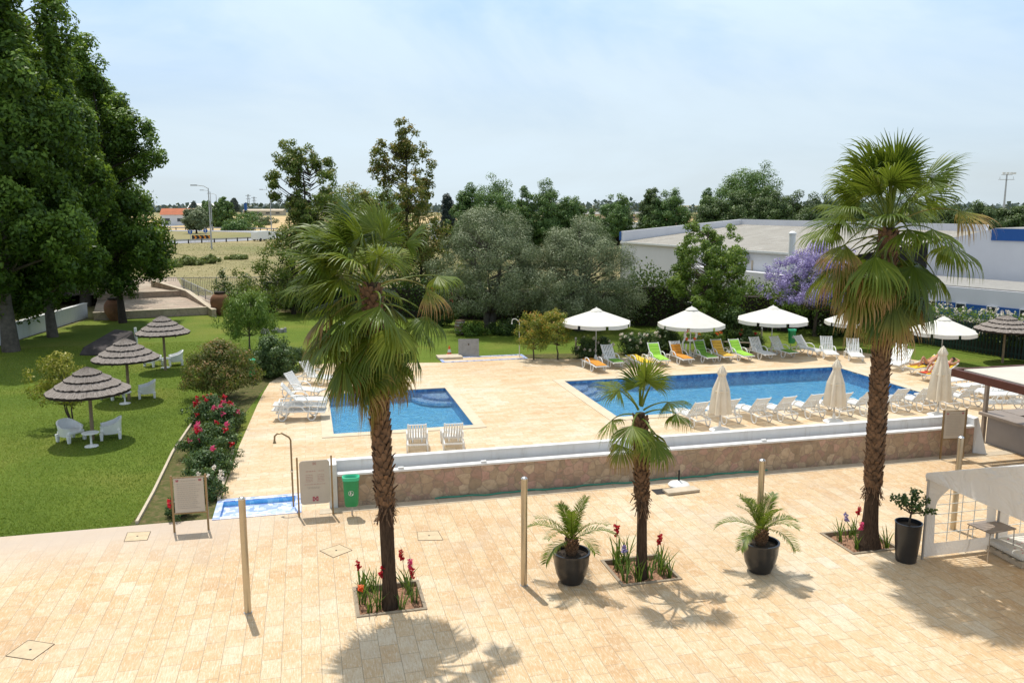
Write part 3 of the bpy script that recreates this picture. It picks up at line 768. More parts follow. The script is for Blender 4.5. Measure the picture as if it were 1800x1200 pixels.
basin('foot_bath', 'shallow foot bath of pale blue mosaic at the front edge beside the two notice boards', FB1, .13, -.07, M['mosaic'], M['mosaic_pale'], .14, .026, False)
basin('foot_bath', 'narrow blue foot bath at the back of the deck beside the leaning grey slab', FB2, .16, -.08, M['mosaic_dark'], M['mosaic_pale'], .14, .026)
def pool_steps(o, cx, cy, sx, n, depth):
    mb = MB()
    for i in range(n):
        r = 1.1+.42*i; z = -.20-.13*i
        pts = [(cx, cy)]
        for k in range(13):
            a = math.pi/2*k/12; pts.append((cx+sx*r*math.cos(a), cy-r*math.sin(a)))
        if sx > 0: pts = pts[::-1]
        mb.prism(pts, z-.12, z)
    mb.build('steps', M['mosaic_pale'], o)
pool_steps(bp_, -bx+.004, by-.004, 1, 3, 1.5)
pool_steps(sp_, sx_-.004, sy_-.004, -1, 2, .85)
for vv in (-1.9, .1, 1.9):
    sk = MB().box((bx-.006, vv, -.03), (.02, .42, .055)).build('skimmer', M['white_plastic'], bp_)
    MB().box((bx-.018, vv, -.03), (.01, .32, .03)).build('skimmer_mouth_shade', M['dark'], sk)  # dark strip stands in for the shade inside the inlet
# ---- stone-clad wall along the front of the deck
gw = thing('planter_wall', 'long low wall clad in mixed stone with white trough walls on top', 'wall', W(.6, 21.66), GA)
Lw = 20.3
mb = MB(); mb.box((Lw/2, .09, .43), (Lw, .18, .86)); mb.build('stone_cladding', M['wall_stone'], gw)
mb = MB(); mb.box((Lw/2, .09, .89), (Lw+.02, .22, .06))
for x in (1.7, 4.0, 8.6, 12.7, 16.6): mb.box((x, .06, .945), (.16, .10, .06))
mb.build('front_cap', M['white_paint'], gw, bevel=.01)
mb = MB(); mb.box((Lw/2, .48, .57), (Lw-.004, .16, 1.14)); mb.box((Lw/2, .48, 1.16), (Lw, .20, .045)); mb.build('back_wall', M['white_paint'], gw, bevel=.01)
MB().box((Lw/2, .29, .66), (Lw-.01, .20, .06)).build('trough_bed', M['white_paint'], gw)
mb = MB(); mb.box((-.12, .27, .60), (.22, .62, 1.2))
mb.add([(Lw+.02, -.02, 0), (Lw+.30, -.30, 0), (Lw+.30, .6, 0), (Lw+.02, .6, 0), (Lw+.02, .05, 1.14), (Lw+.30, .18, 1.14), (Lw+.30, .6, 1.14), (Lw+.02, .6, 1.14)],
       [(3, 2, 1, 0), (4, 5, 6, 7), (0, 1, 5, 4), (1, 2, 6, 5), (2, 3, 7, 6), (3, 0, 4, 7)])
mb.build('end_pier', M['white_paint'], gw, bevel=.012)
mb = MB()
x = -.1
while x < 21.2:
    l = random.uniform(.9, 1.3); mb.box((x+l/2, 0, .004), (l-.012, .36, .024)); x += l
o = mb.build('kerb', M['pale_stone'], None, bevel=.006); o.location = W(.2, 21.42); o.rotation_euler.z = GA; o['kind'] = 'structure'
# hose at the foot of the wall
mb = MB(); pts = []
for i in range(60):
    q = i/59; pts.append((3.2+10.2*q, 21.58+.035*math.sin(q*31)+.03*math.sin(q*77), .045))
mb.tube(pts, .022, n=6); o = mb.build('garden_hose', M['hose'], None, smooth=True); o.rotation_euler.z = GA
tag(o, 'green hose stretched out along the foot of the stone wall', 'hose')
M['cover_stone'] = plain('cover_stone', (.56, .44, .28), .75, var=.2, scale=5)
# drain / hatch frames let into the plaza
def hatch(c, pts, label):
    o = thing('manhole_cover', label, 'manhole cover', c)
    pts = [p-c for p in pts]
    cv = MB(); q = [p*.97 for p in pts]; cv.prism([(p.x, p.y) for p in q], .0, .008); cv.build('cover', M['cover_stone'], o)
    fr = MB()
    for i in range(4): fr.bar(pts[i]+Vector((0, 0, .006)), pts[(i+1) % 4]+Vector((0, 0, .006)), .008, .008)
    fr.build('frame', M['rust_steel'], o)
    MB().lathe([(.022, .008), (.022, .014)], 10).build('lifting_eye', M['dark'], o)
for px, lab in (([(10, 1153), (50, 1125), (96, 1132), (57, 1160)], 'diamond-set square paving cover in the bottom left corner of the plaza'),
                ([(218, 952), (224, 936), (265, 934), (259, 949)], 'square paving cover near the lawn edge and the left notice board'),
                ([(562, 968), (597, 957), (619, 967), (586, 980)], 'diamond-set square paving cover just left of the left palm'),
                ([(735, 950), (733, 935), (770, 933), (779, 949)], 'square paving cover just right of the left palm')):
    P = [at(*p) for p in px]; c = sum(P, Vector())/4
    hatch(Vector((c.x, c.y, .004)), [Vector((p.x, p.y, .004)) for p in P], lab)
oh = thing('open_hatch', 'open rectangular hatch with its pale stone lid lying askew beside the wall', 'hatch', at(1178, 862, .004), GA)
MB().box((0, .0, .003), (1.0, .42, .006)).build('pit_shade_plate', M['dark'], oh)  # thin dark plate stands in for the shaded hole
MB().box((.25, -.18, .05), (1.0, .36, .07), rz=R(4)).build('lid', M['pale_stone'], oh, bevel=.008)
# ---- boundary walls, terrace
o = thing('boundary_wall', 'white painted boundary wall behind the tall poplars', 'wall', at(152, 558))
a = at(152, 558); pw = [at(-420, 720), at(0, 606), at(152, 558)]
mb = MB()
for p, q in zip(pw[:-1], pw[1:]): mb.bar(p-a+Vector((0, 0, .5)), q-a+Vector((0, 0, .5)), .22, 1.0)
mb.build('wall', M['white_paint'], o)
mb = MB()
for p, q in zip(pw[:-1], pw[1:]): mb.bar(p-a+Vector((0, 0, 1.03)), q-a+Vector((0, 0, 1.03)), .30, .07)
mb.build('coping', M['white_paint'], o)
tw0, tw1 = at(165, 563), at(378, 552)
d = (tw1-tw0).normalized(); nv = Vector((-d.y, d.x, 0)); ln = (tw1-tw0).length
rz = math.atan2(d.y, d.x)
o = thing('stone_wall', 'low stone wall along the top of the lawn between the two clay urns', 'wall', tw0, rz)
MB().box((ln/2, 0, .26), (ln, .3, .52)).build('wall', M['terrace_stone'], o)
MB().box((ln/2, 0, .545), (ln+.05, .36, .05)).build('coping', M['pale_stone'], o)
o = MB().add([(0, .18, .50), (ln, .18, .50), (ln+1.5, 9.0, .50), (0, 9.0, .50)], [(0, 1, 2, 3)]).build('terrace', M['terrace_stone']); o.location = tw0; o.rotation_euler.z = rz; o['kind'] = 'structure'
o = MB().add([(-3, 9.3, .9), (ln-1.5, 9.3, .9), (ln-1.5, 22, 1.1), (-3, 22, 1.1)], [(0, 1, 2, 3)]).build('terrace', M['terrace_stone']); o.location = tw0; o.rotation_euler.z = rz; o['kind'] = 'structure'
o = thing('stone_wall', 'pale upper stone wall crossing the terrace behind the first', 'wall', tw0+nv*9.1, rz)
MB().box(((ln-1.8)/2, 0, .48), (ln-1.8, .3, .96)).build('wall', M['terrace_stone'], o)
MB().box(((ln-1.8)/2, 0, .985), (ln-1.6, .36, .05)).build('coping', M['pale_stone'], o)
s0, s1, s2 = at(376, 545, .5), at(330, 512, 1.0), at(268, 493, 1.5)
base = Vector((s0.x, s0.y, 0)); o = thing('stone_wall', 'slanting stone wall climbing away from the right-hand clay urn', 'wall', base)
mb = MB(); cpb = MB()
for p, q in ((s0, s1), (s1, s2)):
    p = p-base; q = q-base; dd = (q-p).normalized(); nn = Vector((-dd.y, dd.x, 0)).normalized()*.15
    mb.add([(p.x-nn.x, p.y-nn.y, 0), (q.x-nn.x, q.y-nn.y, 0), (q.x+nn.x, q.y+nn.y, 0), (p.x+nn.x, p.y+nn.y, 0),
            (p.x-nn.x, p.y-nn.y, p.z), (q.x-nn.x, q.y-nn.y, q.z), (q.x+nn.x, q.y+nn.y, q.z), (p.x+nn.x, p.y+nn.y, p.z)],
           [(3, 2, 1, 0), (4, 5, 6, 7), (0, 1, 5, 4), (1, 2, 6, 5), (2, 3, 7, 6), (3, 0, 4, 7)])
    cpb.bar(p+Vector((0, 0, .03)), q+Vector((0, 0, .03)), .36, .06)
mb.build('wall', M['terrace_stone'], o); cpb.build('coping', M['pale_stone'], o)
def railing(name, label, pts, h, post_gap, bar_gap, mat, cat='railing', r=.02):
    pts = [Vector(p) for p in pts]; o = thing(name, label, cat, pts[0]); rb = MB(); pb = MB(); br = MB()
    for a, b in zip(pts[:-1], pts[1:]):
        a2 = a-pts[0]; b2 = b-pts[0]; l = (b2-a2).length
        for z in (h, .12): rb.bar(a2+Vector((0, 0, z)), b2+Vector((0, 0, z)), r*2, r*2)
        for i in range(int(l/bar_gap)):
            p = a2.lerp(b2, (i+.5)*bar_gap/l); br.bar(p+Vector((0, 0, .12)), p+Vector((0, 0, h)), r*.9, r*.9)
        for i in range(int(l/post_gap)+1):
            p = a2.lerp(b2, min(1, i*post_gap/l)); MB().bar(p, p+Vector((0, 0, h+.05)), r*3, r*3).build('post', mat, o)
    rb.build('rail', mat, o); br.build('bars', mat, o); return o
railing('metal_railing', 'grey metal bar fence between the garden and the dry field', [far(262, 486, 76)*Vector((1, 1, 0)) if False else Vector((far(262, 486, 76).x, 76, 0)), Vector((far(640, 486, 78).x, 78, 0))], 1.35, 3.0, .16, M['grey_metal'], r=.03)
railing('metal_railing', 'short slanting handrail of grey bars on the upper terrace', [at(375, 533, .5), at(318, 505, .9)], .8, 2.2, .2, M['grey_metal'], r=.02)
# ---- white warehouse
WD = R(-62.6); wu = Vector((math.cos(WD), math.sin(WD), 0)); wv = Vector((-wu.y, wu.x, 0))
P0 = Vector((10.6, 81, 0))
wrz = WD
M['roof_sheet'] = None
t = NT('corrugated_roof'); t.set(.8, 0, .3); v = t.coord(scale=(1, 1, 1)); 
wvn = t.node('ShaderNodeTexWave', wave_type='BANDS', bands_direction='X'); wvn.inputs['Scale'].default_value = 3.2; wvn.inputs['Distortion'].default_value = .6; wvn.inputs['Detail'].default_value = 2; t.l(v, wvn.inputs['Vector'])
nn = t.noise(.5, 6, v, .7); nn2 = t.noise(2.2, 4, t.coord(scale=(1, .25, 1)), .7)
c = t.ramp(nn, [(.3, (.30, .28, .245)), (.7, (.40, .38, .34))]); c = t.mix(t.math('MULTIPLY', wvn.outputs['Fac'], .6), c, (.24, .22, .19)); c = t.mix(t.ramp(nn2, [(.55, (0, 0, 0)), (.75, (.8, .8, .8))]), c, (.55, .53, .48))
t.base(c); t.bump(wvn.outputs['Fac'], .5, .06); M['roof_sheet'] = t.m
wh = thing('warehouse', 'long low white warehouse with a grey corrugated roof behind the hedge', 'building', P0, wrz)
LW, DW = 27.0, 15.0; h0, h1 = 4.45, 5.4
mb = MB()
mb.box((LW/2, .1, h0/2), (LW, .2, h0))                                     # garden side
mb.add([(-.0, 0, 0), (0, DW, 0), (0, DW, 6.5), (0, 0, 5.45), (.3, 0, 0), (.3, DW, 0), (.3, DW, 6.5), (.3, 0, 5.45)], [(0, 1, 2, 3), (7, 6, 5, 4), (0, 3, 7, 4), (3, 2, 6, 7), (2, 1, 5, 6)])
mb.box((LW/2, DW+.15, 3.25), (LW, .3, 6.5))
mb.build('wall', M['house_white'], wh)
MB().add([(.3, -.25, 4.46), (LW, -.25, 4.46), (LW, DW, 5.95), (.3, DW, 5.95)], [(0, 1, 2, 3)]).build('roof', M['roof_sheet'], wh)
MB().box((LW/2+.2, -.26, 4.42), (LW-.3, .14, .16)).build('gutter', M['white_paint'], wh)
mb = MB(); mb.box((-.08, 3.0, 5.2), (.1, 6.0, .5)); mb.box((-.07, -.02, 5.0), (.3, .06, .8)); mb.build('blue_trim', M['blue_paint'], wh)
MB().box((19.5, -.6, 1.45), (14.8, 1.0, 2.9)).build('annex', M['house_white'], wh)
MB().box((17.2, -.17, 3.75), (.9, .36, .55)).build('vent_box', M['grey_metal'], wh)
MB().box((18.0, -.04, 3.3), (.12, .08, .8)).build('pipe', M['pale_stone'], wh)
mb = MB()
cb = far(1390, 470, 58.5); cl = cb-P0; lx = cl.x*wu.x+cl.y*wu.y; ly = cl.x*wv.x+cl.y*wv.y
fl = thing('chimney_flue', 'tall round grey metal flue standing against the warehouse front wall', 'flue', Vector((cb.x, cb.y, 2.93)), wrz)
MB().lathe([(.22, 0), (.22, 3.0), (.26, 3.0), (.26, 3.12), (.10, 3.25)], 16).build('pipe', M['white_paint'], fl, smooth=True)
MB().box((0, 0, .06), (1.2, .8, .12)).build('base_plate', M['dark'], fl)
# right-hand block and low wing
p1 = far(1745, 402, 56); 
wb = thing('workshop_building', 'white flat-roofed block with a deep blue fascia at the right edge', 'building', Vector((p1.x, 56, 0)), R(-62.6+10))
zt = p1.z
mb = MB(); mb.box((9, 5, zt/2), (18, 10, zt)); 
mb.add([(-4.2, 0, 0), (0, 0, 0), (0, 10, 0), (-4.2, 10, 0), (-4.2, 0, zt-1.15), (0, 0, zt-.02), (0, 10, zt-.02), (-4.2, 10, zt-.5)], [(3, 2, 1, 0), (4, 5, 6, 7), (0, 1, 5, 4), (2, 3, 7, 6), (3, 0, 4, 7)])
mb.build('wall', M['house_white'], wb)
MB().box((9, -.05, zt-.38), (18, .12, .78)).build('blue_fascia', M['blue_paint'], wb)
MB().box((9, 5, zt+.02), (17.8, 9.8, .05)).build('roof', M['stone_grey'], wb)
a = far(1520, 487, 55.5); b = far(1800, 505, 47.0)
dd = (b-a); dd.z = 0; rzz = math.atan2(dd.y, dd.x); ln = 19
lb = thing('low_wing', 'low white wing with a flat roof and a band of blue panels and small windows', 'building', Vector((a.x, a.y, 0)), rzz)
hz_ = 3.05
MB().box((ln/2, 3.2, hz_/2), (ln, 6.4, hz_)).build('wall', M['house_white'], lb)
MB().box((ln/2+.2, 3.2, hz_+.04), (ln-.4, 6.0, .06)).build('roof', M['stone_grey'], lb)
MB().box((ln/2, -.02, 1.70), (ln-.1, .06, .80)).build('blue_panel', M['blue_paint'], lb)
for i in range(8):
    x = 1.1+i*1.85
    f = MB().box((x, -.06, 1.84), (.62, .05, .56)).build('window', M['white_paint'], lb)
    MB().box((x, -.095, 1.86), (.50, .03, .42)).build('pane', M['glass_dark'], f)
# ---- slatted fence and flowering hedge on the right
fpts = [at(1540, 600), at(1612, 606), at(1700, 622), at(1820, 642), at(2000, 672)]
fo = thing('slatted_fence', 'dark green vertical slatted fence under the white-flowered hedge', 'fence', fpts[0])
sl = MB(); rl = MB()
for a, b in zip(fpts[:-1], fpts[1:]):
    a2 = a-fpts[0]; b2 = b-fpts[0]; l = (b2-a2).length; n = int(l/.19)
    for i in range(n):
        p = a2.lerp(b2, (i+.5)/n); sl.bar(p+Vector((0, 0, .15)), p+Vector((0, 0, 1.75+random.uniform(-.02, .02))), .10, .025)
    for z in (.4, 1.5): rl.bar(a2+Vector((0, .05, z)), b2+Vector((0, .05, z)), .05, .07)
o = sl.build('slats', M['fence_green'], fo); rl.build('rail', M['fence_green'], fo)
# distant buildings
def house(name, label, px, base_y, D, w, dpt, h, roof_h, wm, rm, rz=0, windows=0, cat='building'):
    p = far(px, base_y, D); o = thing(name, label, cat, (p.x, D, 0), rz)
    MB().box((0, dpt/2, h/2), (w, dpt, h)).build('wall', wm, o)
    e = .4
    if roof_h > 0:
        MB().add([(-w/2-e, -e, h-.05), (w/2+e, -e, h-.05), (w/2+e, dpt+e, h-.05), (-w/2-e, dpt+e, h-.05), (-w/2-e, dpt/2, h+roof_h), (w/2+e, dpt/2, h+roof_h)],
             [(0, 1, 5, 4), (2, 3, 4, 5), (0, 4, 3), (1, 2, 5), (3, 2, 1, 0)]).build('roof', rm, o)
    else:
        MB().box((0, dpt/2, h+.15), (w+.4, dpt+.4, .3)).build('roof', rm, o)
    for i in range(windows):
        x = -w/2+(i+.5)*w/windows
        MB().box((x, -.04, h*.5), (w/windows*.4, .1, h*.3)).build('window', M['glass_dark'], o)
    return o
house('cottage', 'white cottage with an orange tiled roof beside the far road', 316, 385, 330, 14, 9, 4.2, 2.4, M['white_paint'], M['terracotta'], R(12), 3)
house('shed', 'pale gabled shed on the skyline above the orange-roofed cottage', 352, 360, 700, 22, 14, 5, 4, M['white_paint'], M['white_paint'])
house('industrial_shed', 'long white shed glimpsed between the far poplars', 1078, 395, 235, 34, 12, 2.6, 0, M['white_paint'], M['white_paint'], R(3), 6)
house('industrial_shed', 'pale shed roof behind the thin rusty tree on the far road', 818, 395, 190, 16, 8, 3.6, .8, M['white_paint'], M['stone_grey'], 0, 3)
house('farm_building', 'low ochre farm building far off between the two poplar groups', 1040, 372, 420, 50, 12, 3.4, 1.0, M['pale_stone'], M['stone_grey'], 0, 5)
house('farm_building', 'low ochre farm building on the skyline left of the thin tree', 462, 372, 640, 30, 10, 3.6, 1.2, M['pale_stone'], M['pale_stone'], 0, 4)
house('water_tank', 'small blue tank on the skyline above the dry field', 431, 362, 640, 1.8, 1.8, 9, 0, M['blue_paint'], M['blue_paint'], 0, 0, 'tank')
# guard rails
def guard(label, a0, a1, r, n, zoff=0):
    c = RC+Vector((r*math.cos(R(a0)), r*math.sin(R(a0)), 0))
    o = thing('guard_rail', label, 'guard rail', c); rb = MB(); pb = MB(); prev = None
    for i in range(n+1):
        a = R(a0+(a1-a0)*i/n); p = RC+Vector((r*math.cos(a), r*math.sin(a), 0))-c
        if prev is not None: rb.bar(prev+Vector((0, 0, .72)), p+Vector((0, 0, .72)), .06, .34)
        if i % 2 == 0: MB().bar(p, p+Vector((0, 0, .85)), .22, .22).build('post', M['dark'], o)
        prev = p
    rb.build('rail', M['grey_metal'], o)
guard('steel guard rail along the near side of the roundabout', -110, -20, 56, 60)
guard('steel guard rail along the far side of the roundabout', 20, 100, 56, 50)
# street lamps
def lamp(px, top, D, h, flip, label):
    p = far(px, 400, D); o = thing('street_lamp', label, 'street lamp', (p.x, D, 0), 0, 'street lamps by the roundabout')
    MB().tube([(0, 0, 0), (0, 0, h*.5), (0, 0, h)], [.17, .13, .09], 8).build('pole', M['grey_metal'], o, smooth=True)
    s = -1 if flip else 1
    MB().tube([(0, 0, h-.1), (s*.8, 0, h+.35), (s*2.2, 0, h+.5)], .06, 6).build('arm', M['grey_metal'], o)
    MB().box((s*2.6, 0, h+.5), (1.1, .4, .22)).build('lamp_head', M['grey_metal'], o)
lamp(370, 330, 153, 11.0, True, 'nearest street lamp at the roundabout, its arm pointing left')
lamp(373, 336, 262, 12.0, True, 'middle street lamp right behind the nearest one')
lamp(383, 342, 300, 11.5, True, 'farthest street lamp of the three left ones, thin above the dark trees')
lamp(477, 334, 262, 12.2, True, 'single street lamp left of the thin green tree')
fm = far(1765, 360, 200)
o = thing('floodlight_mast', 'tall floodlight mast above the trees at the right edge', 'floodlight', (fm.x, 200, 0))
MB().tube([(0, 0, 0), (0, 0, 15.2)], [.3, .16], 8).build('mast', M['grey_metal'], o)
mb = MB(); mb.box((0, 0, 13.9), (3.4, .9, .1)); mb.box((0, 0, 15.0), (2.4, .6, .1)); 
for x in (-1.6, 0, 1.6): mb.bar((x, 0, 13.9), (x, 0, 14.6), .06)
mb.build('platform', M['grey_metal'], o)
for x in (-.9, 0, .9, 1.6):
    MB().box((x, -.3, 15.35), (.6, .3, .45)).build('floodlight', M['white_paint'], o)
for px, D, h, lab in ((437, 900, 19, 'lattice mast on the far skyline, the left one'), (447, 950, 17, 'lattice mast on the far skyline, the right one')):
    p = far(px, 360, D); o = thing('lattice_mast', lab, 'mast', (p.x, D, 0))
    mb = MB()
    for sx in (-1.4, 1.4): mb.bar((sx, 0, 0), (sx*.4, 0, h), .5)
    for i in range(6): mb.bar((-1.3+.13*i, 0, h*i/6), (1.1-.13*i, 0, h*(i+1)/6), .25)
    mb.build('lattice', M['grey_metal'], o)
    mb = MB(); mb.box((0, 0, h*.93), (6, .4, .5)); mb.box((0, 0, h*.75), (5, .4, .4)); mb.build('cross_arm', M['grey_metal'], o)
# signs at the roundabout
p = far(363, 425, 182)
o = thing('chevron_sign', 'black and orange chevron board on the roundabout island', 'road sign', (p.x-1, 182, 0), R(3))
MB().box((0, 0, .95), (4.2, .06, 1.0)).build('panel', M['dark'], o)
mb = MB()
for i in range(4):
    x = -1.75+i*1.0
    mb.add([(x, -.045, 1.40), (x+.36, -.045, 1.40), (x+.75, -.045, .95), (x+.36, -.045, .50), (x, -.045, .50), (x+.40, -.045, .95)], [(0, 5, 2, 1), (5, 4, 3, 2)])
M['chev'] = plain('chevron_orange', (.80, .28, .02), .5)
mb.build('chevrons', M['chev'], o)
for x in (-1.5, 1.5): MB().bar((x, .05, 0), (x, .05, .6), .1).build('post', M['grey_metal'], o)
for px, D, lab in ((335, 178, 'round blue road sign left of the chevron board'), (362, 186, 'round blue road sign behind the chevron board')):
    p = far(px, 420, D); o = thing('road_sign', lab, 'road sign', (p.x, D, 0))
    MB().bar((0, .05, 0), (0, .05, 2.4), .09).build('post', M['grey_metal'], o)
    dsk = MB().lathe([(.48, 0), (.48, .05)], 20); d_ = dsk.build('disc', M['blue_paint'], o); d_.rotation_euler.x = R(90); d_.location.z = 2.3
    mb = MB(); mb.box((0, -.07, 2.3), (.12, .02, .6)); mb.add([(-.2, -.07, 2.45), (.2, -.07, 2.45), (0, -.07, 2.72)], [(0, 1, 2)]); mb.build('arrow', M['white_ink'], o)
for px, D, lab in ((308, 140, 'brown wooden post by the field path'),):
    p = far(px, 430, D); o = MB().bar((0, 0, 0), (0, 0, 2.4), .16).build('post', M['bark'], None); o.location = (p.x, D, 0); tag(o, lab, 'post')
# van
p = far(461, 420, 186)
vn = thing('delivery_van', 'white panel van driving round the roundabout', 'van', (p.x, 186, .06), R(66))
mb = MB(); prof = [(-2.5, .35), (2.55, .35), (2.6, .95), (2.35, 1.15), (1.7, 2.05), (1.3, 2.2), (-2.45, 2.2), (-2.55, 1.9)]
n = len(prof); mb.add([(x, -.95, z) for x, z in prof]+[(x, .95, z) for x, z in prof], [tuple(range(n)), tuple(range(2*n-1, n-1, -1))]+[(i, n+i, n+(i+1) % n, (i+1) % n) for i in range(n)])
mb.build('body', M['white_plastic'], vn, bevel=.08)
MB().add([(2.38, -.8, 1.18), (2.38, .8, 1.18), (1.78, .75, 2.02), (1.78, -.75, 2.02)], [(0, 1, 2, 3)]).build('windscreen', M['glass_dark'], vn)
MB().add([(1.0, -.96, 1.25), (1.95, -.96, 1.25), (1.55, -.96, 1.95), (1.0, -.96, 1.95)], [(0, 1, 2, 3)]).build('side_window', M['glass_dark'], vn)
for x in (-1.6, 1.7):
    for y in (-.85, .85):
        w = MB().lathe([(.2, -.12), (.34, -.12), (.34, .12), (.2, .12)], 16).build('wheel', M['dark'], vn); w.rotation_euler.x = R(90); w.location = (x, y, .34)
# ================================================================ POOLSIDE FURNITURE
def lounger_parts(t, back_deg, cushion=None, cover='full'):
    hx, sz, w = .74, .36, .62
    f = MB()
    for s in (-1, 1):
        y = s*w/2
        f.tube([(.08, y, .30), (.35, y, .335), (hx, y, sz-.02), (1.35, y, sz-.01), (1.88, y, sz-.06)], .024, 6)
    for x in (.10, hx, 1.86): f.bar((x, -w/2, .305 if x < .5 else sz-.03), (x, w/2, .305 if x < .5 else sz-.03), .045, .045)
    f.build('frame', M['white_plastic'], t, smooth=True)
    s_ = MB()
    for i in range(7):
        y = -w/2+.075+i*(w-.15)/6; s_.bar((hx+.02, y, sz+.012), (1.86, y, sz-.035), .058, .018)
    for x in (1.05, 1.5): s_.bar((x, -w/2, sz-.03), (x, w/2, sz-.03), .04, .02)
    s_.build('seat', M['white_plastic'], t)
    b = MB(); a = R(back_deg); bl = .80
    def bp(l, y, up=0): return (hx-.02-math.cos(a)*l+math.sin(a)*up*1.0, y, sz+math.sin(a)*l+math.cos(a)*up)
    for i in range(6):
        y = -w/2+.09+i*(w-.18)/5; b.bar(bp(.02, y), bp(bl-.06, y), .055, .018, up=(math.sin(a), 0, math.cos(a)))
    for s in (-1, 1): b.bar(bp(0, s*(w/2-.02)), bp(bl, s*(w/2-.02)), .045, .035, up=(math.sin(a), 0, math.cos(a)))
    for l in (.03, bl*.5, bl-.03): b.bar(bp(l, -w/2+.02, -.012), bp(l, w/2-.02, -.012), .05, .022)
    if back_deg > 10: b.bar(bp(.42, -.15), (.30, -.15, .33), .03).bar(bp(.42, .15), (.30, .15, .33), .03)
    b.build('backrest', M['white_plastic'], t)
    for s in (-1, 1):
        y = s*(w/2+.025)
        ar = MB(); ar.tube([(hx-.22, y, .40), (hx-.18, y, .55), (hx+.02, y, .585), (hx+.22, y, .56), (hx+.36, y, .47), (hx+.42, y, .34)], .024, 6); ar.build('armrest', M['white_plastic'], t, smooth=True)
        for x in (.22, 1.30):
            lg = MB(); lg.tube([(x-.02, y, .33), (x-.05, y, .15), (x+.02, y, .03), (x+.14, y, .025), (x+.23, y, .12), (x+.28, y, .34)], .026, 6); lg.build('leg', M['white_plastic'], t, smooth=True)
    if cushion:
        c = MB(); th = .045
        def seg(l0, l1, seat):
            n = 4
            for i in range(n):
                q0 = l0+(l1-l0)*i/n; q1 = l0+(l1-l0)*(i+1)/n-.012
                if seat: c.bar((hx+q0, 0, sz+.05-.045*q0), (hx+q1, 0, sz+.05-.045*q1), w-.09, th)
                else: c.bar(bp(q0, 0, .035), bp(q1, 0, .035), w-.09, th, up=(math.sin(a), 0, math.cos(a)))
        if cover == 'full': seg(.02, 1.10, True); seg(.0, .72, False)
        elif cover == 'foot': seg(.42, 1.10, True)
        elif cover == 'nohead': seg(.02, 1.10, True); seg(0, .60, False)
        c.build('cushion', M[cushion], t, bevel=.012)
def lounger(label, loc, rz, back=52, cushion=None, cover='full', group=None):
    t = thing('sun_lounger', label, 'sun lounger', loc, rz, group); lounger_parts(t, back, cushion, cover); return t
gF = 'white loungers in a row along the near side of the large pool'
ang = R(111)
front = [(1240, 'front-row white lounger nearest the small palm, at the left end of the row'),
         (1298, 'front-row white lounger just right of the leftmost closed parasol'),
         (1347, 'third front-row white lounger from the left, between the two closed parasols'),
         (1393, 'fourth front-row white lounger from the left, between the two closed parasols'),
         (1443, 'front-row white lounger just left of the middle closed parasol'),
         (1490, 'front-row white lounger just right of the middle closed parasol'),
         (1535, 'front-row white lounger half hidden by the left side of the right palm trunk'),
         (1592, 'front-row white lounger just right of the right palm trunk'),
         (1632, 'front-row white lounger just left of the rightmost closed parasol'),
         (1672, 'front-row white lounger just right of the rightmost closed parasol'),
         (1716, 'front-row white lounger at the right end beside the bar pavilion post')]
proto = None
for i, (px, lab) in enumerate(front):
    py = 757-(px-1240)*39/475
    p = at(px, py); u, v = uv_of(p); loc = W(u+.08, 26.45+(.08 if i % 3 == 1 else -.03)); a = ang+R([0, 3, -2, 2, -1, 1, 4, -3, 0, -4, 5][i])
    if proto is None: proto = lounger(lab, loc, a, 50, group=gF)
    else: copy_tree(proto, loc, a, lab, gF)
lounger('white lounger seen from behind near the small pool, left one of two', at(734, 799), R(97), 50, group='two loungers facing the small pool')
lounger('white lounger seen from behind near the small pool, right one of two', at(799, 797), R(99), 50, group='two loungers facing the small pool')
def back_row(px, py, deg, back, cush, cover, lab, group='loungers in a row behind the large pool'):
    f = at(px, py); d = Vector((math.cos(R(deg)), math.sin(R(deg)), 0))
    return lounger(lab, f-d*1.88, R(deg)+math.sin(px*1.7)*.05, back+3*math.sin(px*.9), cush, cover, group)
back_row(1059, 656, -72, 3, 'cushion_orange', 'full', 'flat lounger with an orange cushion at the left end of the back row')
back_row(1087, 649, -74, 55, 'cushion_green', 'foot', 'raised lounger with only a green foot cushion beside the flat orange one')
back_row(1139, 651, -72, 3, 'cushion_yellow', 'full', 'flat lounger with a yellow cushion behind the small palm top')
back_row(1171, 645, -75, 55, 'cushion_lime', 'full', 'lime green lounger just right of the flat yellow one')
back_row(1209, 643, -74, 55, 'cushion_orange', 'nohead', 'deep orange lounger in front of the life ring post')
back_row(1253, 640, -74, 55, 'cushion_green', 'full', 'green lounger between the two orange raised ones')
back_row(1285, 638, -74, 52, 'cushion_amber', 'full', 'amber lounger with its cushion rumpled, left of the brightest lime one')
back_row(1319, 637, -72, 52, 'cushion_lime', 'full', 'bright lime lounger left of the uncovered shaded ones')
back_row(1356, 634, -70, 55, None, '', 'bare shaded lounger left of the parasol pole under the third open parasol')
back_row(1394, 631, -68, 55, 'cushion_green', 'foot', 'shaded lounger with a green foot cushion under the third open parasol')
back_row(1442, 628, -62, 50, None, '', 'bare white lounger standing alone right of the green bin')
back_row(1461, 634, -98, 60, None, '', 'bare white lounger facing the camera just left of the fourth open parasol pole')
back_row(1508, 638, -100, 60, None, '', 'bare white lounger facing the camera just left of the right palm trunk')
back_row(1560, 643, -135, 45, None, '', 'white lounger partly hidden behind the right edge of the palm trunk, the farther one')
back_row(1564, 652, -140, 45, None, '', 'white lounger right of the palm trunk with its back raised towards the lawn')
gS = 'loungers on the right side of the large pool'
l1 = back_row(1600, 659, -158, 32, 'cushion_yellow', 'full', 'yellow-cushioned lounger on which the farther sunbather lies', gS)
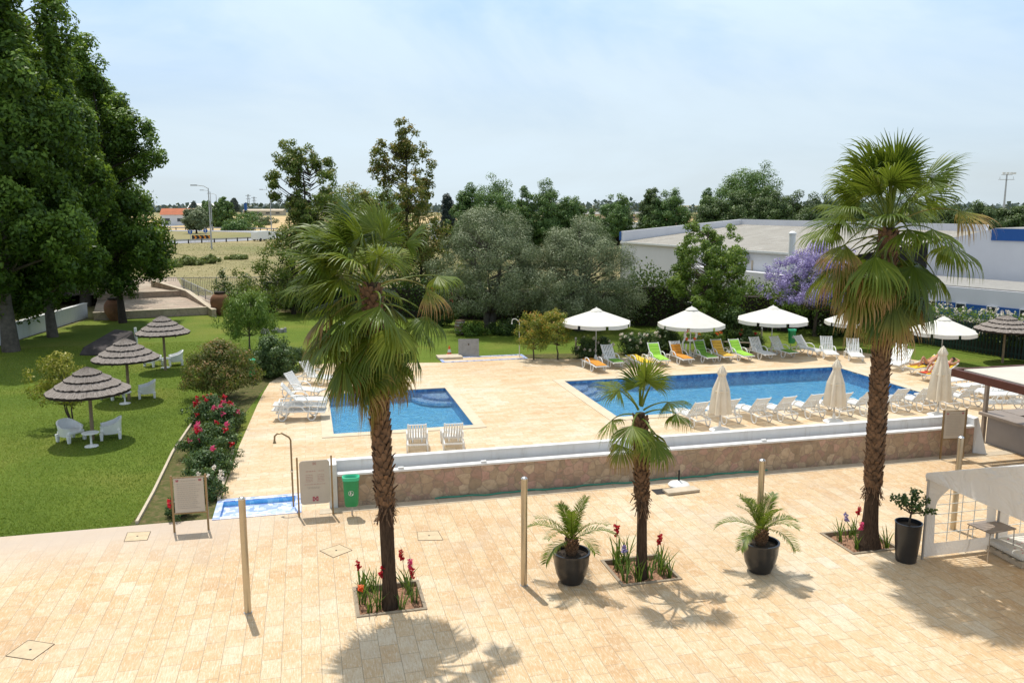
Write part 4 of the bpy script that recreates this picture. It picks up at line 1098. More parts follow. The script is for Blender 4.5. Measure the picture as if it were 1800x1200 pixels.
l2 = back_row(1622, 670, -158, 28, 'cushion_yellow', 'full', 'yellow-cushioned lounger on which the nearer sunbather lies', gS)
back_row(1662, 681, -165, 10, None, '', 'flat white lounger right behind the rightmost closed parasol', gS)
back_row(1684, 691, -170, 8, None, '', 'flat white lounger left of the bar pavilion post', gS)
back_row(1706, 700, -172, 8, None, '', 'flat white lounger just left of the bar pavilion post, nearer one', gS)
back_row(1738, 706, -172, 25, None, '', 'white lounger seen through the bar pavilion, farther one', gS)
st = at(1722, 722)
for i in range(2):
    lounger('white lounger in the stack seen inside the bar pavilion, %s one' % ('bottom', 'top')[i], st+Vector((2.0, 0, .34*i)), R(176), 6+20*i, group='stacked loungers at the bar')
lounger('raised white lounger left of the small pool, between the lounger stack and the farthest one', at(498, 694), R(-17), 55, group='loungers left of the small pool')
lounger('white lounger left of the small pool, farthest one beside the green shrubs', at(526, 671), R(-22), 55, group='loungers left of the small pool')
sp0 = at(484, 737)
for i, lb in enumerate(('bottom', 'middle', 'top')):
    lounger('%s white lounger of the stack left of the small pool' % lb, sp0+Vector((.0+.03*i, .03*i, .19*i)), R(6+i*3), (4, 4, 50)[i], group='stack of loungers left of the small pool')
back_row(470, 0, 0, 0, None, '', 'x') if False else None
# ---- parasols
def open_parasol(label, base, h, r, rz, tilt=0, squash=1.0):
    o = thing('parasol', label, 'parasol', base, rz, 'open white parasols'); n = 8
    MB().tube([(0, 0, .05), (0, 0, h-.04)], .028, 8).build('pole', M['grey_metal'], o, smooth=True)
    MB().lathe([(.36, 0), (.36, .05), (.10, .09), (.05, .30)], 20).build('base', M['white_plastic'], o, smooth=True)
    drop = .62*squash; V = []; Fc = []
    K = 6
    for k in range(K+1):
        q = k/K
        for j in range(n*4):
            a = 2*math.pi*j/(n*4); fr = (j % 4)/4
            chord = math.cos(math.pi/n)/math.cos((fr-.5)*2*math.pi/n)
            rr = r*(.035+.965*q)*chord/ math.cos(math.pi/n)*1.0 if True else 0
            rr = r*(.035+.965*q)*(math.cos(math.pi/n)/math.cos((fr*1.0-.5)*2*math.pi/n))
            sag = -.035*math.sin(math.pi*fr)*q
            V.append((rr*math.cos(a), rr*math.sin(a), h-drop*q**1.05+sag))
    m = n*4
    for k in range(K):
        for j in range(m): Fc.append((k*m+j, (k+1)*m+j, (k+1)*m+(j+1) % m, k*m+(j+1) % m))
    cn = MB().add(V, Fc).build('canopy', M['canvas'], o, smooth=True)
    va = MB()
    for j in range(n):
        P = []
        for i in range(5):
            fr = .05+.9*i/4; a = 2*math.pi*(j+fr)/n; rr = r*(math.cos(math.pi/n)/math.cos((fr-.5)*2*math.pi/n))
            z = h-drop-.035*math.sin(math.pi*fr)
            P.append(((rr+.004)*math.cos(a), (rr+.004)*math.sin(a), z)); P.append(((rr+.02)*math.cos(a), (rr+.02)*math.sin(a), z-.17-.02*math.sin(math.pi*fr)))
        va.add(P, [(2*i, 2*i+1, 2*i+3, 2*i+2) for i in range(4)])
    va.build('valance', M['canvas'], o)
    MB().lathe([(.33, -.10), (.30, -.07), (.20, 0), (.04, .07), (.02, .12)], 16, c=(0, 0, h+.02)).build('vent_cap', M['canvas'], o, smooth=True)
    for j in range(n):
        a = 2*math.pi*j/n
        b = MB(); b.bar((0, 0, h-.07), (r*.97*math.cos(a), r*.97*math.sin(a), h-drop-.03), .018); b.bar((0, 0, h-.75), (r*.5*math.cos(a), r*.5*math.sin(a), h-drop*.5-.06), .014); b.build('rib', M['grey_metal'], o)
    if tilt: o.rotation_euler.y = 0
    return o
open_parasol('open white parasol at the left end of the back row, above the flat orange lounger', at(1047, 633), 2.66, 1.85, .2)
open_parasol('open white parasol over the life ring, second from the left', at(1213, 626), 2.58, 1.78, .5, squash=1.3)
open_parasol('open white parasol left of the jacaranda trunk, third from the left', at(1355, 622), 2.55, 1.95, .1)
open_parasol('open white parasol just left of the right palm trunk', at(1500, 617), 2.3, 1.62, .35)
open_parasol('open white parasol over the two sunbathers, rightmost', at(1653, 640), 2.35, 1.62, .0)
def closed_parasol(label, base, h, r, zlow):
    o = thing('parasol', label, 'parasol', base, 0, 'closed beige parasols')
    MB().tube([(0, 0, .05), (0, 0, h)], .026, 8).build('pole', M['grey_metal'], o, smooth=True)
    MB().lathe([(.38, 0), (.38, .05), (.34, .08), (.12, .13), (.05, .16), (.045, .36)], 20).build('base', M['white_plastic'], o, smooth=True)
    prof = [(.02, h+.05), (.06, h-.02), (.10, h-.12), (.14, h-.4), (r*.78, (h+zlow)/2), (r*.95, zlow+.25), (r, zlow)]
    prof += [(r*.8, zlow+.02)]
    MB().lathe(prof, 48, wob=lambda a, z: 1+.17*math.sin(8*a)*min(1, (h-z)/.6)+.05*math.sin(19*a+z*2)).build('canopy', M['canvas_beige'], o, smooth=True)
    MB().lathe([(.15, h-.30), (.17, h-.22), (.11, h-.10), (.07, h-.02)], 24, wob=lambda a, z: 1+.12*math.sin(8*a)).build('vent_cap', M['canvas_beige'], o, smooth=True)
    MB().lathe([(r*.80, (h+zlow)/2-.04), (r*.82, (h+zlow)/2)], 24).build('strap', M['canvas_beige'], o)
    return o
closed_parasol('closed beige parasol nearest the small palm, leftmost of the three', at(1265, 757), 2.35, .36, .66)
closed_parasol('closed beige parasol between the other two, middle of the front row', at(1465, 742), 2.35, .36, .66)
closed_parasol('closed beige parasol in front of the sunbathers, rightmost of the three', at(1648, 731), 2.68, .37, .66)
# loose parasol base
o = thing('umbrella_stand', 'white round parasol base with a short black stub beside the open hatch', 'parasol base', at(1193, 854))
MB().lathe([(.30, 0), (.31, .05), (.27, .10), (.08, .15), (.05, .17)], 28).build('weight', M['white_plastic'], o, smooth=True)
MB().tube([(0, 0, .15), (0, 0, .48)], .026, 8).build('stub', M['dark'], o)
# ---- thatched parasols
def thatched(label, base, h, r, seed, drop=.90):
    o = thing('thatched_parasol', label, 'thatched parasol', base, random.Random(seed).uniform(0, 6), 'thatched parasols on the lawn'); rs = random.Random(seed)
    MB().tube([(0, 0, -.1), (.02, 0, h*.5), (0, .01, h-.1)], [.065, .06, .05], 8).build('pole', M['thatch_pole'], o, smooth=True)
    tiers = [(0.0, .34), (.27, .56), (.49, .78), (.71, 1.0)]
    for (a0, a1) in tiers:
        n = 84; V = []; Fc = []
        def prof(q): return h-drop*q**1.02
        rows = 5
        lift = .012
        jag = [rs.uniform(-.022, .022) for _ in range(n)]
        for k in range(rows):
            q = a0+(a1-a0)*k/(rows-1)
            for j in range(n):
                a = 2*math.pi*j/n; e = jag[j]*(k == rows-1); rr = max(.01, r*(q+e*.5))*(1+.012*math.sin(j*2.7))
                V.append((rr*math.cos(a), rr*math.sin(a), prof(q)+lift+.085*(k/(rows-1))**.8-e*.6+(.010*math.sin(j*1.9+k))))
        base_i = len(V)
        for j in range(n):
            a = 2*math.pi*j/n; rr = r*(a1-.015); V.append((rr*math.cos(a), rr*math.sin(a), prof(a1)+.005))
        for k in range(rows-1):
            for j in range(n): Fc.append((k*n+j, (k+1)*n+j, (k+1)*n+(j+1) % n, k*n+(j+1) % n))
        m = MB().add(V, Fc); t_ = m.build('thatch_tier', M['thatch'], o)
        lo = (rows-1)*n
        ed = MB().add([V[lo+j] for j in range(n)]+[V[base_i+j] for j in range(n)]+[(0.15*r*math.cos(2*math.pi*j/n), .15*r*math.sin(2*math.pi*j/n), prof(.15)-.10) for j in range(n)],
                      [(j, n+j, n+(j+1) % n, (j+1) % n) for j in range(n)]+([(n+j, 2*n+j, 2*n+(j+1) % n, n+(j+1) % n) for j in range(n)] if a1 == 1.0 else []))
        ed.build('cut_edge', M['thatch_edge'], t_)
    for j in range(6):
        a = j*math.pi/3; MB().bar((0, 0, h-.12), (r*.93*math.cos(a), r*.93*math.sin(a), h-drop-.06), .03).build('rafter', M['thatch_pole'], o)
    return o
thatched('nearest thatched parasol on the lawn beside the yellowish tree', at(163, 772), 2.55, 1.33, 1)
thatched('middle thatched parasol on the lawn, second of the three', at(227, 702), 2.58, 1.30, 2)
thatched('farthest thatched parasol of the three on the left lawn', at(291, 650), 2.68, 1.25, 3)
thatched('thatched parasol on the right lawn in front of the slatted fence', at(1762, 637), 2.45, 1.45, 4, .8)
thatched('thatched parasol half hidden behind the right palm trunk', at(1528, 597), 2.3, 1.35, 5, .8)
# ---- tub chairs and tables
def tub_chair_mesh(t):
    n = 28; V = []; Fc = []
    def ring(ri, ro, zi_f, zo_f): pass
    sh = MB()
    A = [R(-148+296*i/n) for i in range(n+1)]
    def hgt(a): c = math.cos(a); return .50+.24*max(0, (c+.35)/1.35)**1.3   # back (a=0) is highest
    V = []
    for a in A:
        sx = .34; sy = .35; tp = 1.10
        ca, sa = math.cos(a), math.sin(a)
        cx = math.copysign(abs(ca)**.75, ca); sy_ = math.copysign(abs(sa)**.75, sa)
        h = hgt(a)
        V += [(-cx*sx*.92, sy_*sy*.92, .20), (-cx*sx*tp, sy_*sy*tp, h), (-cx*(sx*tp-.045), sy_*(sy*tp-.045), h+.005), (-cx*(sx-.07), sy_*(sy-.07), .36)]
    Fc = []
    for i in range(n):
        b = i*4
        for k in range(3): Fc.append((b+k, b+4+k, b+5+k, b+1+k))
    Fc += [(0, 1, 2, 3), (n*4+3, n*4+2, n*4+1, n*4)]
    sh.add(V, Fc); sh.build('shell', M['white_plastic'], t, smooth=True)
    st_ = MB(); st_.box((.02, 0, .33), (.62, .60, .10)); st_.build('seat', M['white_plastic'], t, bevel=.03)
    for x in (-.25, .27):
        for y in (-.27, .27):
            MB().box((x*1.1, y*1.1, .135), (.085, .085, .27), taper=1.35).build('leg', M['white_plastic'], t, bevel=.01)
def tub_chair(label, loc, rz): 
    t = thing('tub_chair', label, 'armchair', loc, rz, 'white tub chairs on the lawn'); tub_chair_mesh(t); return t
tc = tub_chair('white tub chair left of the table under the nearest thatched parasol', at(125, 774), R(-25))
for px, py, rz, lab in ((196, 769, 205, 'white tub chair right of the table under the nearest thatched parasol'),
                        (198, 700, -20, 'white tub chair left of the table under the middle thatched parasol'),
                        (259, 698, 205, 'white tub chair right of the table under the middle thatched parasol'),
                        (270, 643, -22, 'white tub chair left of the table under the farthest thatched parasol'),
                        (310, 641, 205, 'white tub chair right of the table under the farthest thatched parasol')):
    copy_tree(tc, at(px, py), R(rz), lab)
def side_table(label, loc, r=.27, h=.48):
    t = thing('side_table', label, 'table', loc, 0, 'small round white tables under the thatched parasols')
    MB().lathe([(r, h-.025), (r, h), (r-.02, h+.004)], 28).build('table_top', M['white_plastic'], t)
    MB().tube([(0, 0, .02), (0, 0, h-.02)], .035, 8).build('stem', M['white_plastic'], t)
    MB().lathe([(.22, 0), (.21, .025), (.05, .05)], 24).build('foot', M['white_plastic'], t, smooth=True)
    return t
s1_ = side_table('small round white table under the nearest thatched parasol', at(161, 784))
copy_tree(s1_, at(220, 709), 0, 'small round white table under the middle thatched parasol')
copy_tree(s1_, at(291, 646), 0, 'small round white table under the farthest thatched parasol')
tb = thing('garden_table', 'white garden table on the lawn behind the left palm crown', 'table', at(612, 588), R(10))
MB().box((0, 0, .72), (1.1, 1.1, .04)).build('table_top', M['white_plastic'], tb, bevel=.01)
for x in (-.48, .48):
    for y in (-.48, .48): MB().box((x, y, .35), (.06, .06, .70)).build('leg', M['white_plastic'], tb)
# ---- steel posts on the plaza
for i, (px, py, lab) in enumerate(((436, 1076, 'tall steel post on the plaza, the one nearest the notice boards at the left'), (921, 1028, 'tall steel post between the left palm and the first potted palm'),
                                   (1331, 985, 'tall steel post behind the potted palm between the small and right palms'), (1675, 930, 'tall steel post behind the white marquee'))):
    o = thing('steel_post', lab, 'post', at(px, py), 0, 'tall steel posts across the plaza')
    MB().lathe([(.068, 0), (.068, 2.36)], 24).build('tube', M['steel'], o, smooth=True)
    MB().lathe([(.070, 2.36), (.070, 2.375), (.045, 2.40), (.015, 2.412)], 24).build('cap', M['steel_cap'], o, smooth=True)
    MB().lathe([(.085, 0), (.085, .012)], 24).build('collar', M['grey_metal'], o)
# ---- notice boards
def notice(label, loc, rz, w, z0, z1, ph, rounded=False, big=False):
    o = thing('notice_board', label, 'notice board', loc, rz)
    for s in (-1, 1):
        p = MB(); p.bar((s*w/2, 0, 0), (s*w/2, 0, ph), .045, .045); p.build('post', M['bronze'], o)
    iw = w-.10; zc, hh = (z0+z1)/2, z1-z0
    if rounded:
        pts = []; c = .09
        for cx, cz, a0 in ((iw/2-c, z1-c, 0), (-iw/2+c, z1-c, 90), (-iw/2+c, z0+c, 180), (iw/2-c, z0+c, 270)):
            for k in range(6): a = R(a0+k*18); pts.append((cx+c*math.cos(a), cz+c*math.sin(a)))
        n = len(pts); m = MB(); m.add([(x, -.012, z) for x, z in pts]+[(x, .012, z) for x, z in pts], [tuple(range(n)), tuple(range(2*n-1, n-1, -1))]+[(i, n+i, n+(i+1) % n, (i+1) % n) for i in range(n)])
        # front face normal must look at -y
        pn = m.build('panel', M['board'], o)
    else:
        pn = MB().box((0, 0, zc), (iw, .02, hh)).build('panel', M['board'], o)
        MB().box((0, -.002, z0-.02), (w, .03, .03)).build('rail', M['bronze'], o); MB().box((0, -.002, z1+.02), (w, .03, .02)).build('rail', M['bronze'], o)
    rs = random.Random(int(z1*100)); tx = MB(); tg = MB()
    def line(x0, x1, z, h, m):
        x = x0
        while x < x1:
            l = min(rs.uniform(.025, .07), x1-x); m.box((x+l/2, -.0155, z), (l, .003, h)); x += l+.014
    if big:
        line(-.22, .02, zc+.30, .018, tx); line(.10, .24, zc+.30, .014, tx)
        for i, z in enumerate((.20, .15, .11, .07, .03)):
            line(-.23, -.05, zc+z, .010, tx); line(.07, .24, zc+z, .010, tx)
        line(-.26, .26, zc-.01-.04, .012, tx); line(-.2, .12, zc-.13, .010, tg); line(-.18, .10, zc-.16, .009, tg)
    else:
        line(-iw*.25, iw*.25, z1-.07, .012, tg)
        for i in range(13):
            z = z1-.14-i*(hh-.2)/13; line(-iw*.40, iw*rs.uniform(.2, .42), z, .009, tg)
    if tx.v: tx.build('lettering', M['text_pink'], pn)
    if tg.v: tg.build('small_print', M['text_grey'], pn)
    def emblem(x, z, s, mat):
        e = MB(); t = s*.20
        for sg in (-1, 1):    # two facing brackets of the square emblem
            e.box((x+sg*s*.5, -.016, z), (t*.8, .004, s)); e.box((x+sg*s*.31, -.016, z+s*.42), (s*.3, .004, t*.8)); e.box((x+sg*s*.31, -.016, z-s*.42), (s*.3, .004, t*.8))
            e.bar((x+sg*s*.30, -.0165, z+s*.30), (x, -.0165, z), t*.8, .004, up=(0, 1, 0)); e.bar((x+sg*s*.30, -.0165, z-s*.30), (x, -.0165, z), t*.8, .004, up=(0, 1, 0))
        e.build('emblem', mat, pn)
    if big: emblem(0, z0+.14, .12, M['emblem']); emblem(0, z1-.08, .07, M['text_pink'])
    else: emblem(-iw*.38, z1-.06, .05, M['emblem']); emblem(iw*.38, z1-.06, .05, M['emblem'])
    return o
notice('large round-cornered notice board with a red emblem, at the left end of the stone wall', at(556, 906), GA-R(1), .86, .33, 1.50, 1.60, True, True)
notice('smaller rectangular notice board at the corner of the lawn and the rose bed', at(337, 933), GA-R(2), .80, .50, 1.38, 1.46)
notice('pale notice board in front of the right end of the stone wall', at(1672, 806), GA-R(4), .80, .68, 1.55, 1.62)
# ---- waste bins
def waste_bin(label, loc, rz):
    o = thing('waste_bin', label, 'bin', loc, rz, 'green waste bins on posts')
    MB().tube([(0, .05, 0), (0, .05, .9)], .022, 8).build('post', M['grey_metal'], o)
    V = []; Fc = []; n = 20; rows = [(.30, .80), (.34, .93), (.50, 1.0), (.95, 1.08), (1.02, 1.10)]
    def se(a, w, d): c, s_ = math.cos(a), math.sin(a); return (w*math.copysign(abs(c)**.55, c), d*math.copysign(abs(s_)**.55, s_))
    for z, k in rows:
        for j in range(n): x, y = se(2*math.pi*j/n, .185*k, .13*k); V.append((x, y-.06, z))
    for i in range(len(rows)-1):
        for j in range(n): Fc.append((i*n+j, i*n+(j+1) % n, (i+1)*n+(j+1) % n, (i+1)*n+j))
    Fc.append(tuple(range(n-1, -1, -1))); b = MB().add(V, Fc).build('body', M['bin_green'], o, smooth=True)
    V = []; Fc = []
    for z, k in ((1.0, 1.16), (1.09, 1.22), (1.10, 1.12), (1.06, .88), (.98, .80)):
        for j in range(n): x, y = se(2*math.pi*j/n, .185*k, .13*k); V.append((x, y-.06, z))
    for i in range(4):
        for j in range(n): Fc.append((i*n+j, i*n+(j+1) % n, (i+1)*n+(j+1) % n, (i+1)*n+j))
    MB().add(V, Fc).build('rim', M['bin_rim'], o, smooth=True)
    V = [(se(2*math.pi*j/n, .15, .10)[0], se(2*math.pi*j/n, .15, .10)[1]-.06, .985) for j in range(n)]; MB().add(V, [tuple(range(n))]).build('opening', M['dark'], o)  # dark sheet stands in for the shaded inside of the bin
    e = MB(); y = -.206
    n = 20
    e.add([(.07*math.cos(2*math.pi*j/n), y, .68+.07*math.sin(2*math.pi*j/n)) for j in range(n)]+[(.062*math.cos(2*math.pi*j/n), y, .68+.062*math.sin(2*math.pi*j/n)) for j in range(n)], [(j, (j+1) % n, n+(j+1) % n, n+j) for j in range(n)])
    e.bar((-.01, y, .715), (-.02, y, .675), .022, .004, up=(0, 1, 0)); e.bar((-.02, y, .675), (-.035, y, .635), .012, .004, up=(0, 1, 0)); e.bar((-.02, y, .675), (0, y, .635), .012, .004, up=(0, 1, 0)); e.bar((-.005, y, .70), (.03, y, .69), .010, .004, up=(0, 1, 0)); e.box((.035, y, .645), (.03, .004, .035)); e.box((-.010, y, .727), (.016, .004, .016))
    e.build('emblem', M['white_ink'], b)
    return o
wb_ = waste_bin('green waste bin with a round white litter emblem in front of the stone wall', at(619, 906), GA-R(5))
copy_tree(wb_, at(1390, 612), R(8), 'green waste bin standing on the far lawn beside the shaded loungers')
copy_tree(wb_, at(446, 672), R(-60), 'green waste bin tucked behind the brown-flowered shrub left of the small pool')
# ---- showers
def shower(label, loc, rz, mat):
    o = thing('shower', label, 'shower', loc, rz)
    MB().tube([(0, 0, 0), (0, 0, 1.85), (-.04, 0, 1.93), (-.22, 0, 2.05), (-.34, 0, 2.04), (-.40, 0, 1.98), (-.41, 0, 1.86)], .024, 8).build('pipe', mat, o, smooth=True)
    MB().lathe([(.05, 0), (.03, .05), (.02, .08)], 12, c=(-.41, 0, 1.79)).build('shower_head', mat, o, smooth=True)
    MB().box((0, -.03, 1.0) if mat != M['white_plastic'] else (0, -.03, 1.0), (.07, .06, .05)).build('tap', M['steel_cap'], o)
shower('bronze shower pipe with a curved neck at the front foot bath', at(516, 890), GA, M['bronze'])
shower('pale shower pipe with a curved neck at the far foot bath', at(913, 627), GA, M['canvas'])
# ---- urns, barrel, cone, slab, bollards, life ring
def urn(label, loc, h, r):
    o = thing('clay_urn', label, 'urn', loc, 0, 'large clay urns at the top of the lawn')
    MB().lathe([(r*.42, 0), (r*.62, h*.12), (r*.92, h*.35), (r, h*.55), (r*.93, h*.72), (r*.68, h*.87), (r*.48, h*.92)], 28).build('body', M['clay'], o, smooth=True)
    MB().lathe([(r*.46, h*.90), (r*.56, h*.93), (r*.56, h*.99), (r*.42, h)], 28).build('rim', M['bark_dark'], o, smooth=True)
urn('large brown clay urn in the sun at the right end of the low stone wall', at(388, 553), 1.72, .70)
urn('large dark clay urn in the shade beside the thin poplar trunk', at(202, 563), 1.60, .66)
o = thing('wine_barrel', 'old wooden barrel standing in the shade under the left olive tree', 'barrel', at(809, 588))
MB().lathe([(.27, 0), (.34, .25), (.36, .46), (.34, .68), (.27, .92)], 24).build('staves', M['barrel_wood'], o, smooth=True)
for z, r in ((.12, .315), (.30, .357), (.62, .357), (.80, .315)): MB().lathe([(r, z-.025), (r+.004, z), (r, z+.025)], 24).build('hoop', M['grey_metal'], o)
o = thing('traffic_cone', 'small orange and white traffic cone on the slab left of the far foot bath', 'traffic cone', at(790, 624))
MB().box((0, 0, .015), (.34, .34, .03)).build('base', M['orange_plastic'], o)
MB().lathe([(.13, .03), (.10, .16), (.062, .34), (.03, .50)], 16).build('body', M['orange_plastic'], o, smooth=True)
MB().lathe([(.102, .16), (.066, .33)], 16).build('band', M['white_ink'], o)
o = MB().box((0, 0, .06), (1.3, .9, .12)).build('stone_slab', M['pale_stone'], None, bevel=.01); o.location = at(790, 629); o.rotation_euler.z = GA; tag(o, 'flat pale stone slab under the traffic cone', 'slab')
o = thing('leaning_panel', 'square grey panel leaning upright at the far foot bath', 'panel', at(824, 627), R(4))
pn = MB().box((0, 0, .48), (1.10, .06, .96)).build('panel', M['stone_grey'], o); pn.rotation_euler.x = R(-14)
bz = MB(); bz.bar((0, .30, 0), (0, .12, .7), .05); bz.build('prop', M['bark'], o)
def bollard(label, loc):
    o = thing('garden_light', label, 'garden light', loc, 0, 'short garden lights')
    MB().lathe([(.05, 0), (.05, .80)], 14).build('stem', M['pale_stone'], o); MB().lathe([(.06, .80), (.06, .92), (.03, .97)], 14).build('cap', M['grey_metal'], o)
bollard('short garden light among the pink roses left of the first open parasol', at(1012, 624))
bollard('short garden light behind the third open parasol pole', at(1338, 604))
o = thing('life_ring_post', 'white post with a cross frame carrying the life ring', 'post', at(1212, 630))
MB().tube([(0, 0, 0), (0, 0, 1.55)], .03, 8).build('post', M['white_plastic'], o); MB().bar((-.3, 0, 1.42), (.3, 0, 1.42), .04).build('arm', M['white_plastic'], o)
lr = thing('life_ring', 'white and orange life ring hanging under the second open parasol', 'life ring', at(1212, 630)+Vector((0, -.07, 1.28)))
tor = MB(); n = 32
V = []; Fc = []
for i in range(n):
    a = 2*math.pi*i/n
    for k in range(8): b = 2*math.pi*k/8; r = .30+.07*math.cos(b); V.append((r*math.cos(a), .07*math.sin(b), r*math.sin(a)))
for i in range(n):
    for k in range(8): Fc.append((i*8+k, i*8+(k+1) % 8, ((i+1) % n)*8+(k+1) % 8, ((i+1) % n)*8+k))
tor.add(V, Fc); tor.build('ring', M['white_plastic'], lr, smooth=True)
for j in range(4):
    b_ = MB(); V = []; Fc = []
    for i in range(5):
        a = R(45+90*j-14+7*i)
        for k in range(8): b = 2*math.pi*k/8; r = .30+.076*math.cos(b); V.append((r*math.cos(a), .076*math.sin(b), r*math.sin(a)))
    for i in range(4):
        for k in range(8): Fc.append((i*8+k, i*8+(k+1) % 8, (i+1)*8+(k+1) % 8, (i+1)*8+k))
    b_.add(V, Fc); b_.build('band', M['orange_plastic'], lr, smooth=True)
o = MB().tube([(-.3, 0, 0), (-.42, -.02, -.25), (-.38, 0, -.6), (-.24, .02, -.62), (-.22, 0, -.3)], .05, 6).build('rope_bundle', M['white_plastic'], None); o.location = at(1212, 630)+Vector((0, -.1, 1.1)); tag(o, 'white bundle of rescue rope hanging below the life ring', 'rope')
railing('low_rail', 'low pale rail along the rose bed behind the green and amber loungers', [at(1222, 612)*1.0, at(1330, 617)], .45, 1.5, 9, M['pale_stone'], r=.03)
# dark weathered slab structure in the shade
sb = at(176, 620); o = thing('stone_trough', 'large dark weathered slab tilted in the shade behind the middle thatched parasol', 'slab', sb, R(85))
mb = MB(); mb.add([(-.9, -1.0, 0), (2.6, -.7, 0), (2.6, .7, 0), (-.9, .7, 0), (-.7, -.5, .35), (2.5, -.55, .85), (2.5, .55, .95), (-.7, .5, .45)], [(3, 2, 1, 0), (4, 5, 6, 7), (0, 1, 5, 4), (1, 2, 6, 5), (2, 3, 7, 6), (3, 0, 4, 7)])
mb.build('block', M['dark_slab'], o, bevel=.08)
MB().box((2.75, -.55, .5), (.12, .12, 1.0)).build('leg', M['white_paint'], o)
# ---- bar pavilion
bo = W(22.25, 22.55); bar = thing('bar_counter', 'grey L-shaped bar counter with a brown top under the pavilion roof', 'bar counter', bo, GA)
mb = MB(); mb.box((.32, -3.0, .48), (.60, 6.0, .96)); mb.box((4.0, -.30, .48), (6.7, .60, .96)); mb.build('body', M['counter_grey'], bar)
mb = MB(); mb.box((.24, -3.0, 1.01), (.86, 6.4, .10)); mb.box((4.1, -.22, 1.012), (6.8, .82, .10)); mb.build('counter_top', M['counter_top'], bar, bevel=.008)
MB().box((3.6, -2.8, .02), (6.4, 5.0, .04)).build('floor_plate', M['dark'], bar)
MB().box((2.4, -1.6, .45), (1.8, 1.0, .9)).build('back_cabinet', M['dark'], bar)
pv = thing('pavilion', 'flat pavilion roof with a dark brown edge over the bar', 'pavilion', bo, GA)
zr = 2.62
for x, y in ((-.02, .10), (6.8, .10), (-.02, -6.0), (6.8, -6.0)): MB().box((x, y, zr/2), (.11, .11, zr)).build('post', M['brown_wood'] if x > 99 else M['counter_top'], pv)
a_ = at(1672, 654, zr+.1); ua, va = uv_of(a_); ub, vb = uv_of(bo); x0, y0 = ua-ub, va-vb
mb = MB(); x1, y1 = 10.5, -7.5
mb.box(((x0+x1)/2, y0-.06, zr+.10), (x1-x0, .12, .24)); mb.box((x0+.06, (y0+y1)/2, zr+.10), (.12, y0-y1-.25, .24)); mb.build('fascia', M['brown_wood'], pv)
MB().box(((x0+x1)/2+.12, (y0+y1)/2-.12, zr+.12), (x1-x0-.26, y0-y1-.26, .22)).build('roof', M['roof_cream'], pv)
# ---- marquee
tp = at(1617, 982); tn = thing('marquee', 'white party marquee with an arched clear window panel at the right edge', 'tent', tp, GA)
ez = 2.05; Wt, Dt = 9.0, 6.0
for x, y in ((.03, -.03), (2.05, -.03), (4.1, -.03), (6.2, -.03), (.03, -Dt), (4.1, -Dt)): MB().tube([(x, y, 0), (x, y, ez)], .028, 8).build('post', M['grey_metal'], tn)
M['tent'] = None
t = NT('tent_fabric'); t.set(.5, 0, .4); t.base((.74, .72, .69)); v = t.coord(); n_ = t.noise(1.3, 4, v, .6, 1.2); t.bump(n_, .9, .12)
tr = t.node('ShaderNodeBsdfTranslucent'); tr.inputs[0].default_value = (.75, .70, .62, 1); mx = t.node('ShaderNodeMixShader'); mx.inputs[0].default_value = .25
t.l(t.b.outputs[0], mx.inputs[1]); t.l(tr.outputs[0], mx.inputs[2]); t.l(mx.outputs[0], t.out.inputs['Surface']); M['tent'] = t.m
rf_ = MB(); nx, ny = 18, 16; V = []; rise = 1.15
for i in range(nx+1):
    for j in range(ny+1):
        x = Wt*i/nx; y = -Dt*j/ny; q = 1-abs(j/ny*2-1)
        seam = abs(math.sin(math.pi*x/2.05))*.05*q
        V.append((x, y, ez+rise*q-seam+.02*math.sin(5*x+3*y)*q))
rf_.add(V, [(i*(ny+1)+j, i*(ny+1)+j+1, (i+1)*(ny+1)+j+1, (i+1)*(ny+1)+j) for i in range(nx) for j in range(ny)])
rf_.build('roof', M['tent'], tn, smooth=True)
gb = MB(); V = []
for j in range(ny+1):
    y = -Dt*j/ny; q = 1-abs(j/ny*2-1)
    for k in range(4):
        z = ez-.13+(rise*q+.13)*k/3; V.append((-.012-.03*math.sin(9*q+k)*(k in (1, 2)), y, z))
gb.add(V, [(j*4+k, (j+1)*4+k, (j+1)*4+k+1, j*4+k+1) for j in range(ny) for k in range(3)])
gb.build('gable', M['tent'], tn, smooth=True)
vl = MB(); n = 60; vl.add([(Wt*i/n, .012+.01*math.sin(i*1.3), ez-.002) for i in range(n+1)]+[(Wt*i/n, .02+.02*math.sin(i*.9), ez-.2) for i in range(n+1)], [(i, i+1, n+2+i, n+1+i) for i in range(n)])
vl.build('valance', M['tent'], tn)
